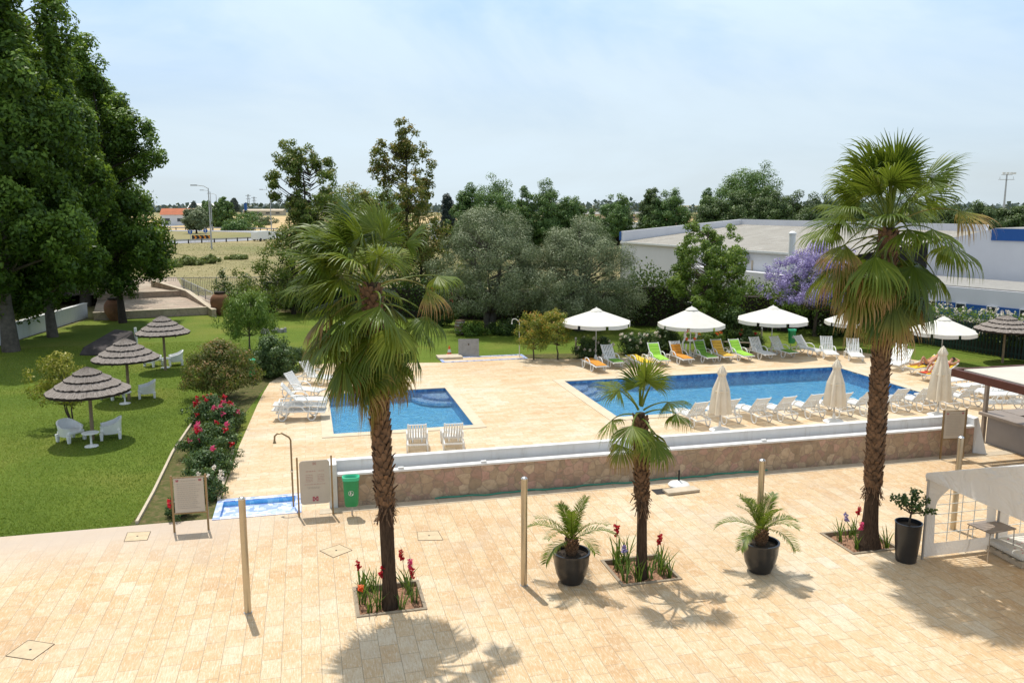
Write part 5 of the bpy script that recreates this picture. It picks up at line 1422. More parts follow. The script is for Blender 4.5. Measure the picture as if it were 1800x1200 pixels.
def window_panel(x0, x1, nm):
    m = MB(); w = x1-x0; cx = (x0+x1)/2; ww = w*.36; z0, zs, zt = .36, 1.15, 1.72; y = .0
    def arch(i, n=20):
        a = math.pi*i/n; return (cx+ww*math.cos(a), zs+(zt-zs)*math.sin(a)**.9)
    inner = [(cx+ww, z0)]+[arch(i) for i in range(21)]+[(cx-ww, z0)]
    outer = [(x1, .0)]+[]; 
    outer = []
    for (px_, pz_) in inner:
        if pz_ <= z0+.001: outer.append((x1 if px_ > cx else x0, .04))
        else:
            dx = (px_-cx)/ww
            k = max(abs(dx), (pz_-zs)/(zt-zs) if pz_ > zs else 0, .001)
            outer.append((cx+dx/k*w/2, zs+((pz_-zs)/(zt-zs)/k*(1.95-zs) if pz_ > zs else 0)))
    n = len(inner)
    V = [(a_, y+.02*math.sin(a_*9+b_*4), b_) for a_, b_ in inner]+[(a_, y+.025*math.sin(b_*7), b_) for a_, b_ in outer]
    m.add(V, [(i, i+1, n+i+1, n+i) for i in range(n-1)]+[(n-1, 0, n, 2*n-1)])
    p = m.build('side_panel', M['tent'], tn)
    g_ = MB()
    for i in range(1, 6):
        z = z0+i*(zt-z0)/6; hw = ww if z < zs else ww*math.sqrt(max(0, 1-((z-zs)/(zt-zs))**2)); g_.bar((cx-hw, 0, z), (cx+hw, 0, z), .014)
    for i in (-1, 0, 1):
        x = cx+i*ww*.5; zt_ = zs+(zt-zs)*math.sqrt(1-(i*.5)**2); g_.bar((x, 0, z0), (x, 0, zt_), .014)
    g_.build('window_grid', M['white_ink'], p)
    return p
window_panel(.05, 2.02, 'a'); window_panel(2.10, 4.06, 'b')
# table, pallet, cushion
st_ = at(1730, 992); tt_ = thing('folding_table', 'small square grey table at the opening of the marquee', 'table', at(1738, 975), GA+R(6))
MB().box((0, 0, .70), (.80, .62, .03)).build('table_top', M['counter_top'], tt_, bevel=.006)
for x in (-.37, .37):
    for y in (-.28, .28): MB().tube([(x*.9, y*.9, .69), (x, y, .66), (x*1.05, y*1.05, 0)], .014, 6).build('leg', M['steel_cap'], tt_)
pb_ = at(1800, 978); pl = thing('wooden_pallet', 'white-washed wooden pallet on the floor inside the marquee', 'pallet', pb_, GA-R(2))
mb = MB()
for i in range(6): mb.box((0, -.5+i*.2, .13), (1.2, .13, .022))
for x in (-.54, 0, .54): mb.box((x, 0, .065), (.10, 1.1, .10))
mb.build('boards', M['pale_stone'], pl)
cu = MB().box((0, 0, 0), (1.15, 1.05, .15)).build('seat_cushion', M['canvas'], None, bevel=.06); cu.location = pb_+Vector((0, 0, .225)); cu.rotation_euler.z = GA-R(2); tag(cu, 'pale cushion with pink marks lying on the pallet', 'cushion')
mb = MB()
for i in range(14): x, y = random.uniform(-.5, .5), random.uniform(-.45, .45); mb.box((x, y, .0765), (random.uniform(.03, .09), .02, .003), rz=random.uniform(0, 3))
mb.build('pink_print', M['pink_petal'], cu)
# ---- people
def person(label, hip, rz, pose, hair_len=.0, swim='swim', top=False, tone='skin'):
    "lying figure; local +x towards the feet, hip at origin"
    o = thing('person', label, 'person', hip, rz)
    bm = bmesh.new(); lay = bm.verts.layers.skin.verify() if hasattr(bm.verts.layers, 'skin') else None
    vs = {}; 
    def v(k, p, r):
        x = bm.verts.new(p); vs[k] = x
        x[lay].radius = (r, r) if not isinstance(r, tuple) else r; return x
    def e(*ks):
        for a, b in zip(ks[:-1], ks[1:]): bm.edges.new((vs[a], vs[b]))
    P = pose
    v('pel', (0, 0, .10), (.15, .10)); v('waist', P['waist'], (.125, .095)); v('chest', P['chest'], (.155, .11)); v('neckb', P['neckb'], (.09, .07)); v('neck', P['neck'], .052); v('head', P['head'], .085); v('crown', P['crown'], .078)
    e('pel', 'waist', 'chest', 'neckb', 'neck', 'head', 'crown')
    for s, nm in ((-1, 'l'), (1, 'r')):
        q = P['arm'+nm]
        v('sh'+nm, q[0], .055); v('el'+nm, q[1], .040); v('wr'+nm, q[2], .026)
        d = (Vector(q[2])-Vector(q[1])).normalized(); w = Vector(q[2])+d*.06; v('pa'+nm, w, .030)
        e('neckb', 'sh'+nm, 'el'+nm, 'wr'+nm, 'pa'+nm)
        sd = d.cross(Vector((0, 0, 1))); sd = sd.normalized() if sd.length > .1 else Vector((0, 1, 0))
        for i, ln in enumerate((.060, .072, .078, .066)):
            off = sd*(.026-.0175*i); v('f%s%d' % (nm, i), w+d*.03+off, .009); v('g%s%d' % (nm, i), w+d*(.03+ln)+off*1.25-Vector((0, 0, .012)), .007); e('pa'+nm, 'f%s%d' % (nm, i), 'g%s%d' % (nm, i))
        v('t1'+nm, Vector(q[2])+d*.03+sd*.035, .011); v('t2'+nm, Vector(q[2])+d*.075+sd*.055, .009); e('wr'+nm, 't1'+nm, 't2'+nm)
        q = P['leg'+nm]
        v('hp'+nm, q[0], .085); v('kn'+nm, q[1], .058); v('cf'+nm, (Vector(q[1])*.62+Vector(q[2])*.38), .056); v('an'+nm, q[2], .036); v('to'+nm, q[3], .030)
        e('pel', 'hp'+nm, 'kn'+nm, 'cf'+nm, 'an'+nm, 'to'+nm)
    bm.verts.ensure_lookup_table()
    vs['pel'][lay].use_root = True
    me = bpy.data.meshes.new('body'); bm.to_mesh(me); bm.free()
    b = link('body', me, M[tone], o)
    sk_ = b.modifiers.new('skin', 'SKIN'); sk_.use_smooth_shade = True; b.modifiers.new('sub', 'SUBSURF').levels = 1; b.modifiers['sub'].render_levels = 1
    h = Vector(P['head']); c = Vector(P['crown']); up = (c-h).normalized(); fw = Vector((up.z, 0, -up.x)) if True else 0
    face = Vector((abs(up.z), 0, abs(up.x))).normalized()
    fc = MB()
    fc.lathe([(.001, -.012), (.014, 0), (.001, .03)], 8, c=tuple(h+face*.088+up*.01)); 
    fc.build('nose', M[tone], b, smooth=True)
    ey = MB()
    for s in (-1, 1): ey.box(tuple(h+face*.082+up*.035+Vector((0, s*.03, 0))), (.012, .02, .012))
    ey.build('eyes', M['dark'], b)
    MB().box(tuple(h+face*.086-up*.035), (.012, .04, .01)).build('mouth', M['cushion_red'], b)
    er = MB()
    for s in (-1, 1): er.lathe([(.002, -.03), (.018, 0), (.002, .03)], 8, c=tuple(h+up*.01+Vector((0, s*.088, 0))))
    er.build('ears', M[tone], b)
    hr = bmesh.new(); bmesh.ops.create_icosphere(hr, subdivisions=3, radius=.104)
    cc = h+up*.055-face*.02
    for x in hr.verts:
        x.co.x *= 1.05; x.co += cc
        x.co += Vector((random.uniform(-.004, .004),)*3)
    kill = [x for x in hr.verts if (x.co-h).dot(face) > .062 and (x.co-h).dot(up) < .075]
    bmesh.ops.delete(hr, geom=kill, context='VERTS'); me = bpy.data.meshes.new('hair'); hr.to_mesh(me); hr.free(); link('hair', me, M['hair'], b)
    sw = MB(); a, w_ = Vector((.0, 0, .10)), Vector(P['waist'])
    d = (w_-a).normalized(); p0 = a-d*.05; p1 = a+d*.10
    m2 = MB(); m2.tube([p0-Vector((.05, 0, 0)), p0, a, p1], [.135, .155, .165, .150], 14); s_o = m2.build('swimwear', M[swim], b, smooth=True); s_o.scale = (1, 1.12, .82)
    if top:
        c_ = Vector(P['chest']); m3 = MB(); m3.tube([c_-d*.05, c_+d*.03], [.150, .155], 14); s_o = m3.build('bikini_top', M[swim], b, smooth=True)
    return o
pose1 = dict(waist=(-.20, 0, .14), chest=(-.42, 0, .27), neckb=(-.58, 0, .38), neck=(-.65, 0, .43), head=(-.73, 0, .50), crown=(-.79, 0, .55),
    arml=[(-.55, -.17, .33), (-.36, -.34, .16), (-.12, -.30, .12)], armr=[(-.55, .17, .33), (-.80, .36, .50), (-.86, .12, .55)],
    legl=[(.06, -.09, .10), (.46, -.12, .10), (.86, -.14, .06), (.93, -.15, .15)], legr=[(.06, .09, .12), (.36, .12, .48), (.56, .13, .06), (.70, .13, .05)])
pose2 = dict(pose1); pose2['legl'] = [(.06, -.09, .12), (.40, -.14, .42), (.62, -.12, .06), (.76, -.12, .05)]; pose2['legr'] = [(.06, .09, .12), (.42, .12, .36), (.72, .14, .06), (.84, .14, .05)]
for lo, ps, lab, tp_, sw_ in ((l1, pose1, 'sunbather in dark swim shorts lying on the farther yellow lounger with one knee raised', False, 'swim'), (l2, pose2, 'sunbather in a red swimsuit lying with bent knees behind the closed parasol', True, 'cushion_red')):
    a = lo.rotation_euler.z; d = Vector((math.cos(a), math.sin(a), 0))
    person(lab, lo.location+d*.86+Vector((0, 0, .385)), a, ps, top=tp_, swim=sw_)
o = MB().box((0, 0, 0), (.55, .35, .02)).build('towel', M['cushion_red'], None); o.location = l2.location+Vector((math.cos(l2.rotation_euler.z)*1.6, math.sin(l2.rotation_euler.z)*1.6, .40)); o.rotation_euler.z = l2.rotation_euler.z; tag(o, 'red towel at the foot of the nearer yellow lounger', 'towel')
o = MB().tube([(-.02, 0, 0), (.02, 0, .22), (0, 0, .27)], [.05, .045, .02], 8).build('bag', M['dark'], None); o.location = at(1668, 650)+Vector((0, 0, .0)); tag(o, 'small black bag standing right of the sunbathers', 'bag')
# ================================================================ PLANTS
# palms
fan_palm('leftmost and largest fan palm, windswept crown over the small pool, growing in a square bed', at(686, 1062), 6.50, .185, .135, .15, 2.15, (-.22, 0), 66, (-.85, .1), 11, 1.02, .80, 'fan palms in square beds', skirt=5, zspread=1.25, boot=.15, dens=.10)
fan_palm('small slender fan palm in the middle bed, its crown over the pool edge', at(1128, 1010), 3.60, .15, .105, .10, 1.75, (-.12, 0), 14, (.10, 0), 23, .70, .56, 'fan palms in square beds', skirt=0, elspan=120, zspread=.45, boot=.11, dens=.08)
fan_palm('tall fan palm at the right, dense crown with a skirt of dry brown fronds', at(1527, 960), 7.45, .31, .150, .155, 1.5, (-.08, 0), 66, (-.12, 0), 37, 1.08, 1.08, 'fan palms in square beds', skirt=8, zspread=.85, elspan=130, boot=.15, dens=.10)
# square beds with edging and gladioli
for (r, lab) in zip(BEDS, ('left', 'middle', 'right')):
    (u0, v0), _, (u1, v1), _ = r; c = W((u0+u1)/2, (v0+v1)/2); x, y = (u1-u0)/2, (v1-v0)/2
    o = thing('planting_bed', 'square bed of reddish soil with a stone edge around the %s palm' % {'left': 'leftmost', 'middle': 'small middle', 'right': 'tall right'}[lab], 'planting bed', c, GA)
    m = MB(); n = 24; V = [(-x+2*x*i/n, -y+2*y*j/n, -.075+random.uniform(-.02, .03)+.06*math.exp(-((i-n/2)**2+(j-n/2)**2)/30)) for i in range(n+1) for j in range(n+1)]
    m.add(V, [(i*(n+1)+j, (i+1)*(n+1)+j, (i+1)*(n+1)+j+1, i*(n+1)+j+1) for i in range(n) for j in range(n)]); m.build('soil', M['bed_soil'], o)
    m = MB()
    for a0, b0, a1, b1 in ((-x, -y, x, -y+.07), (-x, y-.07, x, y), (-x, -y+.071, -x+.07, y-.071), (x-.07, -y+.071, x, y-.071)): m.box(((a0+a1)/2, (b0+b1)/2, -.03), (a1-a0, b1-b0, .12))
    m.build('edging', M['bed_edge'], o, bevel=.005)
def gladiolus_proto(seed, petal=None, h=.75):
    rs = random.Random(seed); o = thing('gladiolus', 'x', 'flower', (0, 0, 0)); V = []; Q = []; vv = []
    for i in range(11):
        a = rs.uniform(0, 6.283); tl = rs.uniform(.08, .35); l = rs.uniform(.35, .62); p = Vector((rs.uniform(-.07, .07), rs.uniform(-.07, .07), -.05)); s = Vector((-math.sin(a+rs.uniform(-1, 1)), math.cos(a), 0))*.017
        b = len(V); K = 4
        for k in range(K+1):
            q = k/K; c = p+Vector((math.cos(a)*tl*q**1.8, math.sin(a)*tl*q**1.8, l*q)); w = (1-q**3)*(.7+.5*q); V += [c-s*w, c+s*w]
        Q += [(b+2*k, b+2*k+1, b+2*k+3, b+2*k+2) for k in range(K)]; vv += [rs.random()]*K
    link('leaves', np_mesh('leaves', [tuple(x) for x in V], Q, {'v': ('FACE', vv)}), M['blade'], o)
    if petal:
        sp = MB(); tx, ty = rs.uniform(-.12, .12), rs.uniform(-.08, .08); sp.tube([(0, 0, 0), (tx*.4, ty*.4, h*.6), (tx, ty, h+.1)], [.008, .006, .003], 5); sp.build('stalk', M['blade'], o)
        n = 70; z = np.array([rs.uniform(h*.76, h*1.02) for _ in range(n)]); q = (z/h)
        P = np.stack([tx*q**1.3+np.array([rs.uniform(-.030, .030) for _ in range(n)]), ty*q**1.3+np.array([rs.uniform(-.030, .030) for _ in range(n)]), z], 1)
        link('flower_spike', leaf_mesh('flower_spike', P, .055, rng.uniform(0, 1, n), aspect=1.0), M[petal], o)
    return o
protos = {k: gladiolus_proto(i, k if k != 'none' else None, h) for i, (k, h) in enumerate((('none', 0), ('red_petal', .72), ('pink_petal', .8), ('orange_petal', .45), ('purple', .62)))}
used = set()
GL = [(0, [(640, 1040, 'none'), (633, 1062, 'orange_petal'), (648, 1075, 'none'), (634, 1036, 'red_petal'), (667, 1070, 'red_petal'), (655, 1020, 'none'), (712, 1030, 'red_petal'), (722, 1044, 'pink_petal'), (727, 1058, 'red_petal'), (706, 1072, 'none')]),
      (1, [(1078, 985, 'red_petal'), (1083, 1000, 'none'), (1095, 1003, 'purple'), (1099, 1020, 'none'), (1100, 988, 'none'), (1122, 1020, 'none'), (1143, 1017, 'none'), (1152, 1000, 'red_petal'), (1160, 1010, 'none'), (1180, 1012, 'none'), (1170, 1000, 'none')]),
      (2, [(1478, 950, 'none'), (1492, 944, 'purple'), (1508, 965, 'pink_petal'), (1562, 960, 'none'), (1500, 938, 'red_petal')])]
bn = ('leftmost', 'small middle', 'tall right')
nm = {'none': 'plain green gladiolus leaves in the bed of the %s palm', 'red_petal': 'gladiolus with a red flower spike in the bed of the %s palm', 'pink_petal': 'gladiolus with a pink flower spike in the bed of the %s palm', 'orange_petal': 'low gladiolus with an orange flower in the bed of the %s palm', 'purple': 'gladiolus with a violet flower spike in the bed of the %s palm'}
for bi, lst in GL:
    for j, (px, py, kd) in enumerate(lst):
        p = at(px, py, -.05)
        # keep the plant inside its own bed and clear of the trunk
        u, v = uv_of(p); (u0, v0), _, (u1, v1), _ = BEDS[bi]; u = min(max(u, u0+.16), u1-.16); v = min(max(v, v0+.16), v1-.16); p = W(u, v, -.05)
        lab = nm[kd] % bn[bi]; grp = 'gladioli: '+lab; s = random.uniform(.9, 1.2)
        if kd not in used: o = protos[kd]; used.add(kd); o.location = p; o['label'] = lab; o['group'] = grp; o.rotation_euler.z = random.uniform(0, 6)
        else: copy_tree(protos[kd], p, random.uniform(0, 6), lab, grp, (s, s, s*random.uniform(.85, 1.2)))
# potted palms
def potted_palm(label, loc, seed, spread):
    o = thing('potted_palm', label, 'potted palm', loc, 0, 'date palms in round black pots'); rs = random.Random(seed)
    MB().lathe([(.20, 0), (.24, .02), (.33, .22), (.375, .45), (.385, .62), (.405, .66), (.405, .70), (.365, .70), (.355, .60)], 40).build('pot', M['pot'], o, smooth=True)
    MB().lathe([(.36, .60), (.34, .61), (.02, .64)], 24, wob=lambda a, z: 1).build('soil', M['soil'], o)
    mb = MB(); mb.lathe([(.10, .60), (.13, .72), (.11, .90), (.05, .98)], 12)
    for i in range(60):
        a = i*2.4; z = .62+.34*i/60; r = .115-.03*abs(i/30-1); p = Vector((r*math.cos(a), r*math.sin(a), z)); mb.bar(p, p+Vector((math.cos(a)*.05, math.sin(a)*.05, .085)), .045, .02)
    mb.build('trunk', M['boot'], o)
    n = 13
    for i in range(n):
        q = (i+.5)/n; pinnate_frond(o, (0, 0, .93), i*2.4+rs.uniform(-.2, .2), R(82-62*q**.9+rs.uniform(-9, 9)), rs.uniform(.8, 1.2)*spread, seed*50+i, sag=.07+.07*q, age=.20+.25*max(0, q-.5), leaflet=.24, n=26, wleaf=.012)
    return o
potted_palm('potted palm in a round black pot between the steel post and the middle bed', at(1004, 1022), 3, 1.0)
potted_palm('potted palm in a round black pot in front of the third steel post', at(1335, 1003), 8, .98)
o = thing('potted_tree', 'small leafy tree in a tall black pot beside the marquee', 'potted tree', at(1592, 985), 0)
MB().lathe([(.20, 0), (.22, .02), (.265, .5), (.285, .88), (.295, .93), (.27, .93), (.26, .84)], 36).build('pot', M['pot'], o, smooth=True)
MB().lathe([(.265, .84), (.02, .86)], 20).build('soil', M['soil'], o)
mb = MB(); tips = []
mb.tube([(0, 0, .8), (.02, 0, 1.0), (.04, 0, 1.15)], [.032, .026, .022], 6)
rs = random.Random(4)
for a, l, up in ((2.9, .42, .34), (3.5, .30, .42), (1.2, .12, .50), (.3, .40, .30), (-.4, .46, .10), (.9, .3, .40), (-1.4, .3, .25), (2.0, .3, .3)):
    e = Vector((.04+math.cos(a)*l, math.sin(a)*l*.7, 1.15+up)); mb.tube([(.04, 0, 1.12), (.04+math.cos(a)*l*.55, math.sin(a)*l*.4, 1.15+up*.35), e], [.016, .012, .007], 5); tips.append([(Vector((.04, 0, 1.12)).lerp(e, q)) for q in (.45, .6, .72, .84, .94, 1.03)])
mb.build('trunk', M['bark'], o)
C = np.array([tuple(p) for t_ in tips for p in t_]); P, v = clumps_to_leaves(C, .075, 15); link('foliage', leaf_mesh('foliage', P, .075, v, aspect=.7), M['rose_leaf'], o)
# date palm fronds behind the pavilion (tip only seen above its roof)
def G2(px, D): p = far(px, 400, D); return Vector((p.x, D, 0))
gp = 'tall poplars on the left'
tree('poplar_tree', 'massive poplar with the thickest grey trunk at the left edge', 'tree', at(20, 617), 1.9, 23, 5.0, 'poplar', 'poplar', 560, 135, .56, .28, .38, 'bark_grey', 60, gp, seed=1, lobes=.42, inner=.4, trunk_top=.85, br=.10, base_flare=1.25, zsq=1.3, lump=(70, 13, 1.35))
tree('poplar_tree', 'massive poplar on the left with the second thick grey trunk', 'tree', at(93, 592), 2.0, 19.6, 4.2, 'poplar', 'poplar', 520, 130, .53, .27, .27, 'bark_grey', 60, gp, seed=2, lobes=.42, inner=.4, trunk_top=.85, br=.09, base_flare=1.25, zsq=1.3, lump=(58, 13, 1.2))
tree('poplar_tree', 'poplar with a thin dark trunk beside the shaded urn', 'tree', at(216, 567), 2.2, 19.0, 3.5, 'poplar', 'poplar', 470, 125, .49, .26, .20, 'bark_dark', 60, gp, seed=3, lobes=.45, inner=.4, trunk_top=.85, br=.07, zsq=1.3, lump=(50, 12, 1.05), lean=(-.05, 0), limb_lo=2.0)
tree('poplar_tree', 'poplar crown showing between the second and third trunks, set farther back', 'tree', G2(140, 66), 2.0, 19.5, 4.2, 'poplar', 'poplar', 420, 130, 1.3, .30, .35, 'bark_grey', 40, gp, seed=4, lobes=.3, inner=.5, br=.1)
tree('poplar_tree', 'dark lower poplar crown behind the white boundary wall at the left edge', 'tree', G2(-20, 66), 1.0, 12, 6.0, 'dome', 'poplar', 300, 130, 1.3, .30, .35, 'bark_grey', 40, gp, seed=5, br=.1)
hedge('hedge', 'dark shaded hedge behind the white boundary wall on the left', [G2(-200, 58), G2(20, 64), G2(150, 72)], 2.5, 3.2, 'hedge', leaf=.26, dens=55, seed=8)
# middle-distance thin trees
tree('tree', 'thin airy tree with rusty green leaves left of the windswept palm', 'tree', G2(548, 64), 2.0, 12.9, 3.5, 'vase', 'rusty_leaf', 210, 70, .36, .21, .20, 'bark_dark', 110, seed=11, lobes=.45, inner=.25, trunk_top=.78, br=.05, lean=(-.045, 0), lump=(40, 9, .72))
tree('tree', 'low spreading rusty green tree under the thin airy one', 'tree', G2(510, 61), .8, 6.4, 3.0, 'dome', 'rusty_leaf', 190, 60, .55, .19, .15, 'bark_dark', 80, seed=12, lobes=.4, br=.04)
tree('tree', 'thin airy tree with orange brown leaves just right of the windswept palm', 'tree', G2(716, 64), 3.0, 14.4, 3.5, 'dome', 'rustier_leaf', 210, 62, .34, .21, .19, 'bark_dark', 110, seed=13, lobes=.5, inner=.15, lump=(40, 8, .75), trunk_top=.9, br=.05)
tree('tree', 'low rusty tree at the foot of the orange brown one', 'tree', G2(740, 63), 1.0, 7.6, 3.0, 'dome', 'rustier_leaf', 170, 55, .6, .19, .15, 'bark_dark', 80, seed=14, lobes=.4, br=.04)
tree('tree', 'broad rusty green tree between the two thin airy ones', 'tree', G2(612, 92), 1.0, 9.9, 5.6, 'dome', 'rusty_leaf', 260, 80, 1.0, .26, .3, 'bark_dark', 40, seed=15, lobes=.3, br=.06)
tree('tree', 'green rounded tree on the skyline behind the windswept palm', 'tree', G2(662, 120), 1.0, 10.2, 6.5, 'dome', 'far_leaf', 240, 80, 1.2, .32, .3, 'bark_dark', 20, seed=16, br=.06)
# olives
tree('olive_tree', 'large grey green olive tree with a forked trunk behind the wooden barrel', 'olive tree', at(862, 580), 1.5, 7.7, 3.7, 'dome', 'olive', 300, 260, .62, .12, .34, 'bark_grey', 90, 'olive trees behind the lawn', seed=21, lobes=.2, inner=.5, stems=2, br=.07, aspect=.35, trunk_top=.6)
tree('olive_tree', 'large grey green olive tree left of the hedge, above the yellow-leaved shrubs', 'olive tree', at(1018, 580), 1.0, 7.0, 3.55, 'dome', 'olive', 300, 260, .62, .12, .34, 'bark_grey', 90, 'olive trees behind the lawn', seed=22, lobes=.2, inner=.5, stems=3, br=.07, aspect=.35, trunk_top=.6)
tree('tree', 'narrow light green tree standing in front of the warehouse wall', 'tree', at(1238, 590), 1.2, 7.3, 2.8, 'dome', 'bright_leaf', 170, 80, .28, .17, .14, 'bark', 110, seed=23, lobes=.5, inner=.2, lump=(34, 9, .55), br=.035, trunk_top=.85)
jt = tree('jacaranda_tree', 'jacaranda with purple blossom left of the tall right palm', 'tree', at(1432, 590), 2.0, 5.7, 2.75, 'dome', 'purple', 340, 60, .33, .13, .13, 'bark', 120, seed=24, lobes=.4, inner=.35, br=.03, crown_name='blossom', trunk_top=.5)
C = crown_clumps(1.6, 4.0, 2.2, 'dome', 90, .3, .2, 77); P, v = clumps_to_leaves(C, .38, 70); link('foliage', leaf_mesh('foliage', P, .13, v, N=clumps_to_leaves.N), M['bright_leaf'], jt)
# hedges
hedge('hedge', 'tall dark hedge running behind the olive trees and the parasols', [G2(470, 66), at(640, 553), at(880, 560), at(1080, 566), at(1250, 567), at(1420, 575), at(1530, 583)], 2.6, 3.0, 'hedge', leaf=.22, dens=110, seed=31)
hedge('hedge', 'higher leafy part of the dark hedge right of the second olive tree', [at(1105, 570), at(1200, 572)], 2.2, 3.9, 'hedge', leaf=.2, dens=150, seed=32)
hedge('hedge', 'lighter green hedge top just left of the jacaranda', [at(1285, 575), at(1400, 582)], 1.8, 3.2, 'flower_hedge', leaf=.17, dens=120, seed=33)
hedge('flowering_hedge', 'bright green hedge dotted with white flowers above the slatted fence', [at(1545, 592), at(1615, 600), at(1700, 614), at(1820, 634), at(2000, 660)], 1.5, 2.36, 'flower_hedge', 'hedge', .15, 170, ('white_petal', 24, -1), z0=.75, seed=34)
hedge('hedge', 'dark green hedge behind the right-hand urn at the field fence', [at(392, 545), at(480, 548)], 2.0, 2.1, 'hedge', leaf=.17, dens=120, seed=35)
for px, py, h_, lab in ((395, 540, 3.0, 'wispy upright shrub sprouting left in the hedge behind the urn'), (437, 541, 2.7, 'wispy upright shrub in the middle of the hedge behind the urn')):
    bush('shrub', lab, 'shrub', at(px, py), .8, .6, h_, 'hedge', 26, 30, .17, .28, seed=int(px))
# distant trees
def dt(lab, px, top, D, w, prof, mat='far_leaf', n=200, nl=70, name='tree', z0=1.0, group=None, seed=0, cs=None, lf=None, base=None):
    z1 = far(px, top, D).z; r = w/2/F*D*1.06
    tree(name, lab, 'tree', G2(px, D), z0, z1, r*.93, prof, mat, n, int(nl*1.6), cs or max(.5, r*.17), lf or max(.22, 1.7*D/827), .25, 'bark_dark', 16, group, seed=seed, lobes=.22, inner=.5, br=.08, lump=(38, 9, r*.42))
gt = 'poplars beyond the olive trees'
dt('left bushy poplar of the clump above the left olive tree', 828, 322, 112, 76, 'poplar', seed=41, group=gt, n=230)
dt('tallest bushy poplar of the clump above the left olive tree', 872, 309, 108, 112, 'dome', seed=42, group=gt, n=260)
dt('right bushy poplar of the clump above the left olive tree', 917, 322, 112, 64, 'poplar', seed=43, group=gt)
dt('pointed poplar above the gap between the olive trees', 966, 307, 112, 92, 'poplar', seed=44, group=gt, n=240)
dt('smaller poplar sloping down above the right olive tree', 1003, 338, 112, 70, 'dome', seed=45, group=gt)
dt('light green rounded tree on the skyline left of the twin dark one', 1086, 345, 150, 72, 'dome', 'far_leaf', seed=46)
dt('dark twin-topped tree on the skyline, its left top', 1143, 333, 135, 60, 'dome', 'pine_leaf', seed=47)
dt('dark twin-topped tree on the skyline, its right top', 1178, 331, 135, 88, 'dome', 'far_leaf', seed=48)
dt('tall crown rising over the pine grove behind the warehouse', 1312, 292, 150, 140, 'dome', 'far_leaf', 340, 90, seed=49)
dt('left outlier of the pine grove behind the warehouse', 1243, 329, 145, 52, 'poplar', 'far_leaf', seed=50)
gpn = 'pines of the grove behind the warehouse'
for i, (px, top, w) in enumerate(((1255, 346, 95), (1300, 340, 105), (1345, 336, 105), (1392, 334, 105), (1440, 342, 110), (1490, 348, 110))):
    dt('dense dark pine in the warehouse grove, %s' % ('leftmost', 'second from the left', 'under the tall crown', 'right of the tall crown', 'left of the tall palm crown', 'behind the tall palm crown')[i], px, top, 128, w, 'dome', 'pine_leaf', 230, 110, 'pine_tree', .5, gpn, seed=51+i)
for i, (px, top, w) in enumerate(((1545, 354, 115), (1610, 358, 120), (1672, 360, 110), (1722, 355, 95), (1765, 364, 80), (1800, 358, 90))):
    dt('dense dark pine of the right-hand belt, %s' % ('behind the palm crown', 'behind the right side of the palm crown', 'at the right edge of the palm crown', 'left of the floodlight mast', 'under the floodlight mast', 'at the right picture edge')[i], px, top, 122, w, 'dome', 'pine_leaf', 200, 110, 'pine_tree', .5, 'pines of the right-hand belt', seed=61+i)
dt('almost black conifer on the skyline left of the poplar clump', 786, 337, 140, 34, 'cone', 'conifer_leaf', 120, 60, 'conifer_tree', seed=71)
dt('dark rounded tree behind the street lamps, the right and larger one', 394, 347, 300, 36, 'dome', 'far_leaf', 130, 60, 'tree', .4, seed=72)
dt('dark rounded tree behind the street lamps, the left one', 366, 352, 310, 32, 'dome', 'far_leaf', 110, 60, 'tree', .4, seed=73)
dt('round olive-coloured tree on the roundabout island', 345, 366, 235, 44, 'round', 'olive', 150, 60, 'olive_tree', 1.6, seed=74)
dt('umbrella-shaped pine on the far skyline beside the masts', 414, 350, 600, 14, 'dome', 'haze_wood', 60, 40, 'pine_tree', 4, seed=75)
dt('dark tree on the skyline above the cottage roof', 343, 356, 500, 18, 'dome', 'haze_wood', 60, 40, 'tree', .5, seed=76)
dt('loose green tree at the foot of the road between the poplar clumps', 1040, 372, 160, 50, 'dome', 'far_leaf', 110, 60, 'tree', .5, seed=77)
# far woods on the horizon
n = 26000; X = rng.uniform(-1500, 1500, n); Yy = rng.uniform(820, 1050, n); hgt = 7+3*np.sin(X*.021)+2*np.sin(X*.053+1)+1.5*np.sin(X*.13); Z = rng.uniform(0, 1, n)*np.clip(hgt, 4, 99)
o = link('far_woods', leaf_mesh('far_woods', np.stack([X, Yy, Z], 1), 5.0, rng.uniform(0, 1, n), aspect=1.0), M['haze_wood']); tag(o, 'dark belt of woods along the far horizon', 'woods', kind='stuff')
for i, (px, py, rx, h_, mt, lab) in enumerate(((437, 392, 9, 5, 'far_leaf', 'wide low green bush on the golden far field'), (436, 402, 6, 4.5, 'far_leaf', 'dark green bush on the golden far field below the wide one'), (418, 405, 5, 3, 'far_leaf', 'small green bush left of the dark one on the far field'), (462, 396, 5, 3.5, 'olive', 'grey bush right of the dark one on the far field'))):
    D = at(px, py).y; bush('field_bush', lab, 'bush', G2(px, D), rx, rx*.6, h_, mt, 60, 50, .55, 1.0, seed=80+i, stems=False)
for i, (px, py, rx, h_, lab) in enumerate(((325, 466, 2.0, 1.1, 'clump of tall green weeds in the near field, left one'), (365, 463, 1.6, 1.0, 'clump of tall green weeds in the near field, right one'), (298, 470, 1.2, .8, 'small clump of weeds at the edge of the poplar crown'), (415, 456, 1.8, .5, 'low pale weeds in the near field left of the rusty tree'))):
    D = at(px, py).y; bush('weed_clump', lab, 'weeds', G2(px, D), rx, rx*.5, h_, 'weed', 40, 60, .3, .35, seed=90+i, stems=False)
